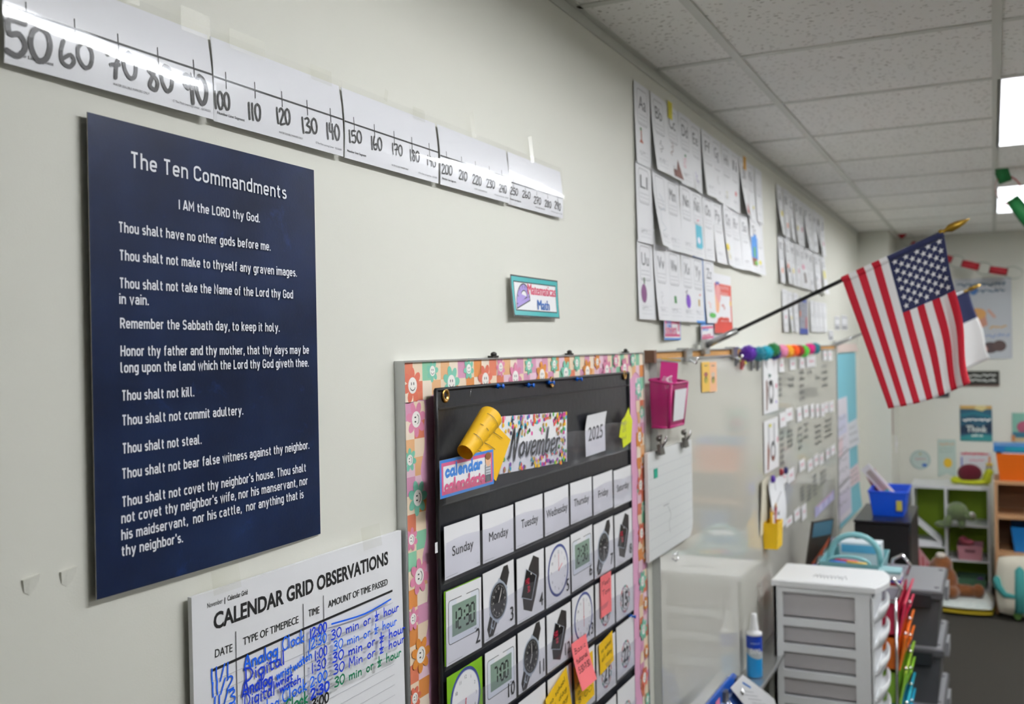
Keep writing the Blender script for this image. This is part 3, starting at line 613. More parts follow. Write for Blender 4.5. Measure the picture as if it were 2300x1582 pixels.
for i, px in enumerate((1113, 1283, 1409)):
    x, z = wl(px, 797, .02)
    r = empty('map_hook', (x, -.015, BZ1), 'small dark metal hook on the top of the bulletin board, %s from left' % ordn(i), 'hook', 'hooks on top of the bulletin board')
    DK = mat('dark_metal', '#3c3b38', .35, metal=.7); MB().box((-.012, -.006, 0), (.012, .006, .004), DK).build('clip_base', r); MB().ball((.002, 0, .0065), (.008, .006, .005), DK).build('knob', r)

# ------------------------------------------------------------------ black pocket chart on the board
VINYL = mat('black_vinyl', '#1b1d24', .32, spec=.5, bump=(60, .12)); DVIN = mat('black_binding', '#121216', .5)
COFF = .033
cx0, cz1 = wl(977, 882, COFF); cx1, cz1b = wl(1410, 834, COFF); cz1 = (cz1+cz1b)/2; cz0 = .66
chart = Sheet('pocket_chart', (cx0, -COFF, cz0), cx1-cx0, cz1-cz0, VINYL, bend=lambda u, v: .0030*sin(u*9+1)*max(0, v-.80)*4+.0015*sin(v*31)*(1-min(1, u*6)), nu=40, nv=60, th=.002,
              label='black vinyl calendar pocket chart hanging on the pink bulletin board', cat='pocket chart')
cw, ch = chart.w, chart.h
mb = MB()
for u in (0, cw): mb.tube([(u, -.0015-.002*sin(i*2.1) if False else -.0015, ch*i/20) for i in range(21)], .004, DVIN, 8)
mb.tube([(0, -.001, ch), (cw, -.001, ch)], .0035, DVIN, 8); mb.build('edge_binding', chart.o)
mb = MB(); v = chart.px(985, 916)[1]; mb.box((.003, -.0055, v-.003), (cw-.003, -.001, v), DVIN); mb.build('hem_seam', chart.o)
for q in ((998, 889), (1237, 859), (1401, 843)):
    u, v = chart.px(*q); g = MB(); g.lathe([(.0125, .001), (.0125, .0035), (.0105, .0048), (.0068, .0042), (.0062, .001)], BRASS, (u, 0, v), 20, 'y'); g.lathe([(.006, .0012), (.006, .002)], mat('dark_hole', '#0c0c0e', .8), (u, 0, v), 14, 'y'); g.build('grommet', chart.o)
u, v = chart.px(1050, 883); MB().tube([(u-.002, -.004, v-.006), (u-.002, -.006, v-.006), (u+.003, -.006, v+.007), (u+.003, -.004, v+.007)], .0005, CHROME, 5).build('staple', chart.o)
u, v = chart.px(974, 1232); MB().box((-.012, -.002, v-.009), (.003, -.0015, v+.009), PAPER).build('side_tag', chart.o)
PB = mat('blue_pin_plastic', '#0c5ec4', .25)
def push_pin(px, py, off, lab):
    p = at(px, py, 1, -off); mb = MB(); mb.lathe([(.0015, -.008), (.0048, .0), (.005, .0015), (.0026, .003), (.0024, .009), (.0046, .011), (.0046, .0125)], PB, (0, 0, 0), 12, 'y')
    return tag(mb.build('push_pin', None, p), lab, 'push pin', 'blue push pins holding the pocket chart')
for i, (q, lab) in enumerate((((1118, 868), 'leftmost blue push pin along the top hem of black pocket chart'), ((1187, 866), 'second blue push pin from left along the top hem of pocket chart'),
        ((1233, 860), 'blue push pin through the middle brass grommet of pocket chart'), ((1296, 852), 'rightmost blue push pin along the top hem of pocket chart'), ((1417, 1385), 'blue push pin at the right edge of pocket chart beside the cards'))): push_pin(q[0], q[1], COFF+.005, lab)

# clear pockets (parts of the chart)
def u_of(col): return uS + pitch*col
uS = chart.px(989, 1191)[0]; uE = chart.px(1411, 1042)[0]; cwid = .130; pitch = (uE-cwid-uS)/6
def vpx(*q): return sum(chart.px(*p)[1] for p in q)/len(q)
rows = {0: (vpx((988, 1190), (1376, 1050)), vpx((990, 1315), (1376, 1130))), 1: (vpx((996, 1341), (1380, 1146)), vpx((994, 1508), (1380, 1264))),
        2: (vpx((999, 1533), (1379, 1276)), vpx((1379, 1396)))}
rows[3] = (vpx((1380, 1411)), vpx((1383, 1528))); rows[4] = (vpx((1383, 1551)), vpx((1383, 1551))-.125)
rows[5] = (rows[4][1]-.02, rows[4][1]-.12)
def pocket(v0, v1, n=.0105):
    mb = MB(); N = 28; V = []; F = []
    for i in range(N+1):
        u = .006+(cw-.012)*i/N; wv = .0012*sin(i*1.9+v0*9); V += [(u, -.005, v0), (u, -(n+wv)*.8, v0+.006), (u, -(n+wv+.002), v1+.003*sin(i*.9))]
    for i in range(N):
        for j in (0, 1): F.append((3*i+j, 3*i+3+j, 3*i+4+j, 3*i+1+j))
    mb.add(V, F, POCKET, True); return mb.build('clear_pocket', chart.o)
for r in range(0, 5):
    t, b0 = rows[r]; pocket(b0-.007, b0+(t-b0)*(.72 if r == 0 else .55))
hb, ht = vpx((986, 1140), (1410, 1009)), vpx((1276, 967), (1411, 944)); pocket(hb, ht, .012)

def on_chart(name, bl, br, tl, m, n, label, cat, group=None, **kw):
    'a card standing in the chart, its corners given as photo pixels'
    a, b, c = (Vector((lambda p: (p.x-cx0, p.z-cz0))(at(*q, 1, -(COFF+n)))) for q in (bl, br, tl)); d = b-a; ang = math.atan2(d.y, d.x)
    return Sheet(name, (cx0+a.x, -COFF-n, cz0+a.y), d.length, (c-a).length, m, roll=-ang, label=label, cat=cat, group=group, **kw)
# header cards
NOV = on_chart('month_card', (1121, 1066), (1273.5, 1037), (1103, 944), CARD, .0085, 'white November card with rainbow confetti dots in top pocket', 'card')
k = NOV.ink(); rng = random.Random(5); conf = [paint(c, .4) for c in ('#e33fa0', '#f5c518', '#20a9c4', '#8a3fb5', '#c2a25c', '#ef5a4a', '#2a2c50', '#f29ac8', '#5ab54a', '#b89650')]
for i in range(230):
    u = rng.random(); v = rng.random(); e = rng.random()**1.8
    v = .97-e*.34 if i < 130 else (.03+e*.22 if i < 185 else v)
    if i >= 185: u = .97-e*.14
    k.ell((NOV.w*(.015+.97*u), NOV.h*v), .0042, .0044, rng.choice(conf), 10, step=i % 6 == 0)
k.step(); a, b = NOV.px(1139, 1028), NOV.px(1252, 1010)
def cursive(k, a, b, h, wd, m): k.hand('November', a, b, h, wd, m, .0, 1, .32)
cursive(k, (a[0]+.003, a[1]-.002), (b[0]+.003, b[1]-.002), .050, .0064, paint('#b9bcc4')); cursive(k, a, b, .050, .0052, BLACK); k.build('printed_front')
YR = on_chart('year_card', (1316, 1027), (1360, 1012), (1327, 938), CARD, .0085, 'white card with the year 2025 in the top pocket', 'card', bend=lambda u, v: .012*max(0, v-.6)**1.5*2, nu=4, nv=10)
k = YR.ink(); k.text('2025', YR.w*.5, YR.h*.36, .031, paint('#4a4b50'), YR.w*.74, 'c', .01, .08); k.build('printed_front')
CC = on_chart('calendar_card', (989, 1122), (1109, 1087), (997, 1036), CARD, .026, 'blue and pink bordered card reading calendar calendario', 'card')
W_, H_ = CC.w, CC.h; k = CC.ink(); PNK = paint('#d9608c', .4); BLU = paint('#3f86d8', .4)
k.rect(0, 0, W_, H_, BLU); k.rect(.005, .005, W_-.005, H_-.005, PNK); k.rect(.011, .011, W_-.011, H_-.011, CARD)
k.hand('calendar', (W_*.09, H_*.55), (W_*.76, H_*.55), H_*.31, .0058, BLU, 0, 1); k.hand('calendario', (W_*.07, H_*.17), (W_*.81, H_*.17), H_*.29, .0058, PNK, 0, 1)
c = (W_*.88, H_*.5); GREYP = paint('#c9ccd2'); k.poly([(c[0]-.012, H_*.12), (c[0]+.011, H_*.12), (c[0]+.010, H_*.6), (c[0]-.011, H_*.6)], paint('#5b5f68')); k.poly([(c[0]-.011, H_*.32), (c[0]+.010, H_*.32), (c[0]+.009, H_*.62), (c[0]-.010, H_*.62)], GREYP)
for i in range(3): k.rect(c[0]-.009, H_*(.36+.08*i), c[0]+.008, H_*(.38+.08*i), PENCIL)
k.ell((c[0], H_*.74), .0105, .0125, paint('#e9b992')); k.ell((c[0], H_*.84), .011, .007, paint('#8a5a2e')); k.build('printed_front')
mb = MB(); mb.add([(.012, -.004, -.010), (W_*.88, -.004, -.010), (W_*.88, -.004, H_*.30), (.012, -.004, H_*.30)], [(0, 1, 2, 3)], TAPE); mb.build('tape', CC.o)
# rolled yellow time-line paper
YEL = mat('yellow_paper', '#f4bd0c', .55); 
def cpx(x, y, n): p = at(x, y, 1, -(COFF+n)); return (p.x-cx0, p.z-cz0)
a = Vector(cpx(1033, 1016, .030)); b = Vector(cpx(1082, 936, .030)); d = (b-a).normalized(); nn = Vector((d.y, -d.x)); L = (b-a).length
yr = empty('rolled_paper', (cx0+a.x, -COFF-.012, cz0+a.y), 'rolled yellow paper tucked behind the calendar card', 'paper')
mb = MB(); V = []; F = []; N = 26; 
for i in range(N+1):
    t = -.2+i/N*(2*pi*1.04)
    for q in (0, .33, .66, 1):
        r = (.016+.008*q)*(1-.06*i/N); p = d*(L*q)+nn*(r*cos(t)); V.append((p.x, -(.012+r+r*sin(t)*.9), p.y))
for i in range(N):
    for j in range(3): F.append((4*i+j, 4*i+4+j, 4*i+5+j, 4*i+1+j))
mb.add(V, F, YEL, True)
def yp(x, y, n=.006): u, v = cpx(x, y, n+.012); return (u-a.x, -n, v-a.y)
mb.add([yp(1043, 1025), yp(1098, 1065), yp(1114, 1081), yp(1147, 988), yp(1106, 946), yp(1085, 975)], [(0, 1, 2, 3, 4, 5)], YEL); mb.build('yellow_sheet', yr)
k = Ink(fn=lambda u, v: (u, v, .012), n0=.002)
for q in (.30, .55, .82):
    pts = [d*(L*(q+.06*sin(t)))+nn*((.016+.008*q)*cos(t)) for t in [-.1-.1+pi*j/8 for j in range(1, 9)]]
    V = []
    for j, t in enumerate([pi*jj/9 for jj in range(1, 9)]):
        r = .0165+.008*q
        for e in (-.0006, .0006): p = d*(L*(q+.04*sin(t)*0)+e)+nn*(r*cos(t)); V.append((p.x, -(.0125+r+r*sin(t)*.9), p.y))
    k.add(V, [(2*j, 2*j+2, 2*j+3, 2*j+1) for j in range(7) if q != .55 or j % 2 == 0], BLACK)
k.fn = lambda u, v: (u-a.x, v-a.y, .0065)
for q0, q1 in (((1062, 1010), (1100, 1028)), ((1074, 992), (1112, 1010)), ((1092, 968), (1128, 985))): k.stroke(smooth_line([cpx(*q0, .0205), cpx((q0[0]+q1[0])/2, (q0[1]+q1[1])/2-4, .0205), cpx(*q1, .0205)]), .0013, BLACK)
k.build('ruled_lines', yr)
# star sticky note
q = [(1379, 982), (1385, 945), (1392, 936), (1401, 915), (1403, 930), (1409, 945), (1407, 975), (1406, 992), (1388, 1006), (1386, 985)]
o = [chart.px(*p) for p in q]; u0 = min(p[0] for p in o); v0 = min(p[1] for p in o)
s = Sheet('sticky_note', (cx0+u0, -COFF-.014, cz0+v0), .06, .1, paint('#d9e21f', .6), outline=[(p[0]-u0, p[1]-v0) for p in o], label='lime yellow star shaped sticky note at top right of pocket chart', cat='sticky note')
k = s.ink()
for i, t in enumerate(('fast', 'last', 'and')): k.hand(t, (.018, .058-.019*i), (.052, .060-.019*i), .012, .0009, PENCIL, seed=i)
k.build('handwriting')

# day-name and date cards
def card(col, row, name, label, m=CARD, dn=0., du=0., dv=0., roll=0.):
    t, b0 = rows[row]
    return Sheet(name, (cx0+u_of(col)+du, -COFF-.0075-dn, cz0+b0+dv), cwid, t-b0, m, roll=roll, label=label, cat='card', group='cards in the pocket chart', bend=lambda u, v: .0008*sin(u*3)*v, nu=4, nv=4)
rng = random.Random(11)
for i, t in enumerate(('Sunday', 'Monday', 'Tuesday', 'Wednesday', 'Thursday', 'Friday', 'Saturday')):
    s = card(i, 0, 'day_card', 'white card printed %s in the pocket chart' % t, roll=rng.uniform(-.012, .012), dv=rng.uniform(-.002, .003) if i < 6 else -.004)
    k = s.ink(); wd = (.60, .62, .62, .88, .70, .52, .70)[i]; k.text(t, s.w*(.5 if i else .5), s.h*.40, .0165, BLACK, s.w*wd, 'c', .008); k.rect(.004, .004, .045, .0046, GREY); k.rect(s.w-.014, .006, s.w-.004, .0066, GREY); k.build('printed_word')
SEG = {'0': 'abcdef', '1': 'bc', '2': 'abged', '3': 'abgcd', '4': 'fgbc', '5': 'afgcd', '6': 'afgedc', '7': 'abc', '8': 'abcdefg', '9': 'abcdfg'}
def seven(k, txt, u, v, h, m, wd, slant=.0):
    wdg = h*.52; x = u
    for c in txt:
        if c == ':':
            for y in (.3, .68): k.rect(x+wdg*.15+slant*h*y, v+h*y, x+wdg*.15+wd*1.2+slant*h*y, v+h*y+wd*1.3, m, step=False)
            x += wdg*.55; continue
        S_ = {'a': ((0, 1), (1, 1)), 'b': ((1, 1), (1, .5)), 'c': ((1, .5), (1, 0)), 'd': ((0, 0), (1, 0)), 'e': ((0, .5), (0, 0)), 'f': ((0, 1), (0, .5)), 'g': ((0, .5), (1, .5))}
        for sg in SEG[c]:
            (p, q), (p2, q2) = S_[sg]; A = Vector((x+p*wdg*.78+slant*h*q, v+q*h)); B = Vector((x+p2*wdg*.78+slant*h*q2, v+q2*h)); D = (B-A)*.1; k.stroke([A+D, B-D], wd, m, cap=False, step=False)
        x += wdg*1.12
    k.step(); return x-u
LCD = paint('#849c8c', .4); STRAP = paint('#2b2827', .5); RED = paint('#c9163c', .4); RINGB = paint('#3e4a8f', .4); SILV = paint('#b3bcc8', .35); BEZ = paint('#e6ebf2', .35)
def art_digital(s, tm):
    w_, h_ = s.w, s.h; k = s.ink(); k.rrect(w_*.06, h_*.27, w_*.93, h_*.86, .007, .0012, BLACK, BEZ); k.rect(w_*.155, h_*.36, w_*.84, h_*.785, LCD)
    L = len(tm); h = h_*.255; tot = (L-1)*h*.52*1.12+h*.52*.55; seven(k, tm, w_*.5-tot*.47-(h*.12 if tm[0] == '1' else 0), h_*.44, h, BLACK, .0042, .0); k.rect(w_*.78, h_*.315, w_*.84, h_*.325, GREY); k.build('clock_picture')
def art_watch(s, hr, mn):
    w_, h_ = s.w, s.h; k = s.ink(); c = Vector((w_*.46, h_*.50)); ax = Vector((.58, .82)).normalized(); ay = Vector((ax.y, -ax.x))
    def strap(sg, l, wa, wb):
        p = c+ax*sg*.028; q = c+ax*sg*l; k.poly([tuple(p+ay*wa), tuple(q+ay*wb), tuple(q+ax*sg*.010), tuple(q-ay*wb), tuple(p-ay*wa)], STRAP)
    strap(1, .063, .019, .015); strap(-1, .062, .019, .015)
    for sg in (1, -1): p = c+ax*sg*.031; k.poly([tuple(p+ay*.022+ax*.006*sg), tuple(p-ay*.022+ax*.006*sg), tuple(p-ay*.025-ax*.010*sg), tuple(p+ay*.025-ax*.010*sg)], SILV)
    p = c-ax*.046+ay*.002; k.stroke([tuple(p+ay*.006+ax*.008), tuple(p+ay*.006-ax*.006), tuple(p-ay*.006-ax*.006), tuple(p-ay*.006+ax*.008)], .0028, SILV); k.stroke([tuple(p-ay*.003), tuple(p-ax*.018-ay*.003)], .0026, SILV)
    k.ell(tuple(c), .0390, .0375, SILV, 36); k.ell(tuple(c), .0362, .0348, paint('#8a93a0'), 36); k.ell(tuple(c), .0342, .0330, BLACK, 36)
    for i in range(60):
        a = 2*pi*i/60; d = Vector((sin(a), cos(a))); k.stroke([tuple(c+d*.0300), tuple(c+d*(.0288 if i % 5 else .0272))], .0007, FACE, cap=False, step=False)
    for i in range(12):
        a = 2*pi*i/12; d = Vector((sin(a), cos(a))); q = c+d*.0235; k.text(str(i or 12), q.x, q.y-.0022, .0044, FACE, None, 'c')
    def hand(a, L, wd): d = Vector((sin(a), cos(a))); e = Vector((d.y, -d.x)); k.poly([tuple(c-d*.004+e*wd*.5), tuple(c+d*L*.75+e*wd), tuple(c+d*L), tuple(c+d*L*.75-e*wd), tuple(c-d*.004-e*wd*.5)], FACE)
    hand(2*pi*(hr/12+mn/720), .017, .0013); hand(2*pi*mn/60, .025, .001); k.build('clock_picture')
def art_red(s, tm):
    w_, h_ = s.w, s.h; k = s.ink(); P_ = lambda a, b: (w_*a, h_*b)
    k.poly([P_(.42, .80), P_(.58, .96), P_(.80, .88), P_(.80, .60), P_(.66, .3), P_(.52, .08), P_(.22, .18), P_(.18, .42)], paint('#2a2223', .5)); k.poly([P_(.42, .78), P_(.58, .95), P_(.80, .86), P_(.78, .62)], STRAP)
    k.poly([P_(.31, .80), P_(.70, .62), P_(.52, .26), P_(.13, .38)], SILV); k.poly([P_(.325, .785), P_(.68, .62), P_(.51, .275), P_(.15, .385)], paint('#141215', .25)); k.ell(P_(.50, .685), .0022, .0022, FACE)
    seven(k, tm, w_*.275, h_*.545, h_*.085, RED, .0021, -.1); seven(k, '00' if tm[-2:] == '00' else '30', w_*.36, h_*.42, h_*.085, RED, .0021, -.1); k.build('clock_picture')
def art_clock(s, hr, mn, r=.43, nums=True):
    w_, h_ = s.w, s.h; k = s.ink(); c = Vector((w_*.5, h_*.53)); R = w_*r; k.ell(tuple(c), R, R, RINGB, 40); k.ell(tuple(c), R*.9, R*.9, paint('#cfd3dc'), 40); k.ell(tuple(c), R*.87, R*.87, CARD, 40)
    for i in range(12): a = 2*pi*i/12; d = Vector((sin(a), cos(a))); q = c+d*R*.70; k.text(str(i or 12), q.x, q.y-.003, .0062, PENCIL, None, 'c')
    for a, L, m, wd in ((2*pi*mn/60, .62, paint('#d06a7a'), .0016), (2*pi*(hr/12+mn/720), .40, paint('#e04a5e'), .0020)): d = Vector((sin(a), cos(a))); k.stroke([tuple(c), tuple(c+d*R*L)], wd, m)
    k.ell(tuple(c), .002, .002, paint('#e04a5e')); k.build('clock_picture')
def number(s, n, cap=.026):
    k = s.ink(n0=.0012); k.text(str(n), s.w*.94, s.h*.10, cap, BLACK, None, 'r', .005); k.rect(.005, .004, .055, .0046, GREY); k.build('date_number')
def art_ring(s, n, cols, seed):
    w_, h_ = s.w, s.h; k = s.ink(); c = (w_*.5, h_*.36); R = w_*.27; N = 14
    for i in range(N):
        a0, a1 = 2*pi*i/N, 2*pi*(i+1)/N-.06; k.poly([(c[0]+R*f*cos(a), c[1]+R*f*sin(a)) for f, a in ((1, a0), (1, a1), (.84, a1), (.84, a0))], cols[i % len(cols)], step=False)
    k.step()
    for i in range(12): a = 2*pi*i/12; k.ell((c[0]+R*.7*cos(a), c[1]+R*.7*sin(a)), .0026, .003, (PENCIL, BLACK)[i % 2], 8, step=False)
    k.step(); k.text(str(n), c[0], c[1]-.0175, .035, mat('number_black', '#222226', .5), R*1.1, 'c', .03); k.build('date_badge')
LIME = paint('#7cb518', .5)
s = card(0, 1, 'backing_card', 'lime green card peeking out behind the 12:30 digital clock card', LIME, dn=-.0015, du=-.003, dv=.002, roll=.012); 
specs = [(0, 1, 'digital', '12:30', 2), (1, 1, 'watch', (1, 5), 3), (2, 1, 'red', '1:30', 4), (3, 1, 'clock', (2, 0), 5), (4, 1, 'digital', '2:30', 6), (5, 1, 'watch', (3, 30), 7), (6, 1, 'red', '3:30', 8),
         (0, 2, 'clock', (6, 30), 9), (1, 2, 'digital', '7:00', 10), (2, 2, 'watch', (7, 0), 11), (3, 2, 'red', '5:00', 12), (4, 2, 'clock', (6, 0), 13)]
words = {'digital': 'grey digital clock', 'watch': 'black analog wristwatch', 'red': 'red digital wristwatch', 'clock': 'blue rimmed analog clock'}
for c, r, kind, tm, n in specs:
    lab = ('lime green card with a blue rimmed analog clock in the Sunday column' if n == 9 else 'date card %d with a %s in pocket chart' % (n, words[kind]))
    s = card(c, r, 'date_card', lab, LIME if n == 9 else CARD, roll=rng.uniform(-.015, .015)+(.006 if n == 2 else 0), dv=rng.uniform(-.003, .003))
    {'digital': art_digital, 'red': art_red}[kind](s, tm) if kind in ('digital', 'red') else (art_watch if kind == 'watch' else art_clock)(s, *tm)
    if n != 9: number(s, n)
RC = [paint(c, .5) for c in ('#c4545c', '#8a8d92', '#d08a8e', '#5c9a94', '#a07aa0')]
for c, r, n in ((5, 2, 14), (6, 2, 15), (1, 3, 17), (2, 3, 18), (3, 3, 19), (4, 3, 20), (5, 3, 21), (6, 3, 22), (4, 4, 27), (5, 4, 28), (6, 4, 29)):
    art_ring(card(c, r, 'date_card', 'white date card with a ring badge numbered %d in the pocket chart' % n, roll=rng.uniform(-.015, .015), dv=rng.uniform(-.003, .003)), n, RC, n)
# sticky notes on the cards
def note(col, row, name, hexc, u0, v0, w_, h_, lab, lines, curl=0., n=.004, roll=0., hh=.013):
    t, b0 = rows[row]
    s = Sheet(name, (cx0+u_of(col)+u0*cwid, -COFF-.0085-n, cz0+b0+v0*(t-b0)), w_, h_, paint(hexc, .65), roll=roll, bend=lambda u, v: curl*max(0, 1-v)**1.5, nu=2, nv=10, label=lab, cat='sticky note', group='sticky notes on the pocket chart')
    k = s.ink()
    for i, tx in enumerate(lines): k.hand(tx, (w_*.12, h_-.026-i*hh*1.7), (w_*.86, h_-.024-i*hh*1.7), hh, .0013, BLACK, seed=i+col)
    k.build('handwriting'); return s
note(5, 2, 'sticky_note', '#f3767a', .18, .32, .072, .098, 'pink sticky note partly covering date badge 14', ['Meet', 'Tom'])
note(4, 2, 'sticky_note', '#f3767a', -.27, -.55, .088, .100, 'pink sticky note curling away below date card 13', ['Basic', 'tutorial', '5:30-7:30'], curl=.024, n=.010, hh=.012)
note(5, 3, 'sticky_note', '#f2c20a', .10, .42, .092, .074, 'yellow sticky note above date badge 21', ['no school', 'all day'], roll=-.10, hh=.012)
note(3, 3, 'sticky_note', '#f2c20a', .02, .02, .118, .105, 'yellow sticky note on the card of the nineteenth', ['no school', 'all day', 'today'], roll=-.30, n=.006, hh=.012)
note(4, 3, 'sticky_note', '#f2c20a', -.02, .12, .115, .105, 'yellow sticky note behind pink curling note and beside badge 20', ['', 'no school', 'all day', '8:00'], roll=-.06, hh=.012)

# ------------------------------------------------------------------ alphabet drawing sheets high on the wall
def alpha_sheet(X, z, w_, h_, letter, pic, label, group, seed, off=.005, curl=None, border=None, big=True):
    rng = random.Random(seed); c = curl if curl is not None else rng.uniform(.002, .012); tilt = rng.uniform(-.6, .6)
    s = Sheet('alphabet_sheet', (X, -off-rng.uniform(0, .002), z), w_, h_, PAPER, bend=lambda u, v: c*max(0, 1-v)**1.6*(1+tilt*(u-.5)*2), nu=4, nv=8, th=.0004, roll=rng.uniform(-.012, .012), label=label, cat='paper', group=group)
    k = s.ink()
    if border:
        for a in ((0, 0, w_*.06, h_), (w_*.94, 0, w_, h_), (0, 0, w_, h_*.03), (0, h_*.97, w_, h_)): k.rect(*a, paint(border))
    k.rrect(w_*.16, h_*.50, w_*.80, h_*.93, .012, .0012, PENCIL)
    for v in (.52, .57, .62): k.rect(w_*.22, h_*v, w_*.74, h_*v+.0009, GREY)
    if letter: k.text(letter, w_*.48, h_*.69, h_*.16, PENCIL, w_*.46, 'c')
    for v in (.07, .12, .17): k.rect(w_*.18, h_*v, w_*.78, h_*v+.0008, FAINT)
    k.scribble(w_*.2, h_*.10, w_*.62, h_*.19, 1, .0011, PENCIL, seed); k.build('pencil_work')
    if pic:
        k = s.ink(n0=.0008)
        for kind, col, u, v, a, b in pic:
            m = paint(col)
            if kind == 'e': k.ell((w_*u, h_*v), w_*a, h_*b, m)
            elif kind == 'r': k.rect(w_*(u-a), h_*(v-b), w_*(u+a), h_*(v+b), m)
            elif kind == 's': r2 = random.Random(seed); k.stroke([(w_*(u+a*r2.uniform(-1, 1)), h_*(v+b*(1-2*i/9))) for i in range(10)], .0022, m)
            elif kind == 't': k.poly([(w_*(u-a), h_*(v-b)), (w_*(u+a), h_*(v-b)), (w_*u, h_*(v+b))], m)
        k.build('crayon_drawing')
    return s
SW, SH = .1395, .222
rowA = [('Aa', [('t', '#c8674f', .35, .30, .13, .03), ('r', '#b8705a', .35, .35, .03, .08), ('e', '#4f8a4a', .33, .44, .05, .02)], .004), ('Bb', [('s', '#75767a', .45, .34, .2, .08)], .02), ('Cc', [('s', '#7a4436', .3, .40, .15, .09), ('t', '#7a4436', .62, .16, .28, .13), ('r', '#6e3a30', .5, .08, .3, .05)], .022),
        ('Dd', [('s', '#e0457e', .35, .32, .16, .07), ('e', '#3d8a55', .42, .42, .06, .02)], .010), ('Ee', [('s', '#9a83c9', .4, .20, .2, .07)], .012), ('Ff', None, .022), ('Gg', [('s', '#8d8e92', .5, .35, .15, .06)], .014), ('Hh', [('s', '#c7bf7a', .4, .2, .1, .05)], .006),
        ('Ii', [('e', '#df5a66', .5, .30, .09, .04)], .005), ('Jj', [('t', '#c4462f', .6, .14, .3, .09), ('s', '#7a4a30', .7, .1, .3, .07)], .020), ('Kk', [('e', '#d9cf3a', .6, .22, .1, .03)], .012), ('', None, .008)]
rowB = [('Ll', None, .006), ('', [('s', '#bcc6d0', .5, .45, .3, .25)], .024), ('Mm', None, .010), ('Nn', None, .012), ('Ññ', [('r', '#44b7d0', .55, .33, .28, .16), ('e', '#eef', .5, .26, .14, .05), ('r', '#44b7d0', .5, .17, .25, .03), ('s', '#e58', .5, .56, .1, .01)], .010), ('Oo', None, .008),
        ('Pp', None, .018), ('Qq', [('e', '#ead12e', .2, .30, .22, .06), ('s', '#ead75a', .3, .16, .2, .05)], .014), ('Rr', None, .012), ('Ss', [], .020), ('Tt', [('r', '#2f86d6', .5, .45, .42, .2), ('r', '#2f86d6', .6, .6, .2, .1), ('r', '#4f9a4a', .5, .38, .14, .09), ('r', '#8a4a34', .45, .2, .35, .07), ('e', '#5ab03a', .65, .18, .25, .04)], .006), ('', [('e', '#e5dc4a', .3, .22, .18, .04)], .012)]
rowC = [('Uu', [('e', '#7d3f78', .33, .33, .17, .12), ('r', '#4a7048', .37, .49, .03, .04)], .006), ('Vv', [('s', '#c9cbd0', .4, .3, .1, .08)], .012), ('Ww', [('r', '#3f8a48', .45, .30, .07, .05)], .012), ('Xx', [('e', '#7d3fc4', .45, .30, .18, .10), ('s', '#4a3a5a', .35, .42, .1, .05)], .010),
        ('Yy', [('r', '#c49a3a', .5, .30, .06, .05), ('e', '#d33', .6, .42, .05, .015)], .006), ('Zz', [('s', '#e5604a', .4, .28, .2, .05), ('e', '#4fae4a', .6, .12, .35, .04)], .010)]
for nm, rw, zb, ht in (('top', rowA, 2.379, .228), ('middle', rowB, 2.160, .224), ('bottom', rowC, 1.944, .222)):
    for i, (lt_, pic, c) in enumerate(rw):
        extra = {('top', 0): ', with a brown carrot', ('top', 2): ', brown crayon at its foot', ('top', 9): ', orange tab above it', ('middle', 4): ', with a cyan drawing', ('middle', 10): ', with a big blue drawing', ('bottom', 0): ', with a plum drawing', ('bottom', 4): ', with a blue edge', ('bottom', 5): ', curling off the wall', ('bottom', 3): ', with a purple drawing'}.get((nm, i), '')
        alpha_sheet(2.637+i*.1396, zb, SW, ht, lt_, pic, '%s alphabet sheet from left in %s row of near block%s' % (ordn(i), nm, extra), 'alphabet sheets in the near block', i*7+len(nm), .013 if (nm, i) == ('middle', 10) else .004+.0025*(i % 2), c, '#3f8fe0' if (nm, i) == ('bottom', 4) else None)
for X, z, c, lab in ((2.945, 2.565, '#ded22a', 'small yellow tab at the top of third alphabet sheet'), (3.965, 2.565, '#e0a52a', 'small orange tab at the top of tenth alphabet sheet')):
    Sheet('sticky_tab', (X, -.009, z), .045, .052, paint(c), label=lab, cat='sticky tab')
cols2 = ['#d8d9dd', '#e8d23a', '#df7a3a', '#d8a0b0', '#b0b2b6']
for nm, n, zb, ht, X0 in (('top', 10, 2.372, .232, 4.652), ('middle', 10, 2.152, .224, 4.665)):
    for i in range(n):
        rng = random.Random(i*3+n+len(nm)); pic = [('e', rng.choice(cols2), rng.uniform(.3, .7), rng.uniform(.2, .4), .15, .06)]
        if (nm, i) == ('top', 0): pic = [('e', '#e5d22f', .6, .45, .2, .06)]
        if (nm, i) == ('middle', 1): pic = [('t', '#df6a30', .35, .4, .25, .07), ('r', '#55565a', .5, .3, .2, .05)]
        if (nm, i) == ('middle', 4): pic = [('e', '#e79ab5', .5, .5, .2, .06), ('r', '#5a4a44', .6, .25, .14, .12)]
        if (nm, i) == ('middle', 9): pic = [('e', '#e9e07a', .5, .5, .3, .12)]
        alpha_sheet(X0+i*.1405, zb, SW, ht, 'ABCDEFGHIJKLMNOPRSTU'[i+(10 if nm == 'middle' else 0)]+'', pic, '%s white sheet from left in %s row of far block near the corner' % (ordn(i), nm), 'alphabet sheets in the far block', i*5+3, .004+.003*(i % 2), rng.uniform(.006, .025))
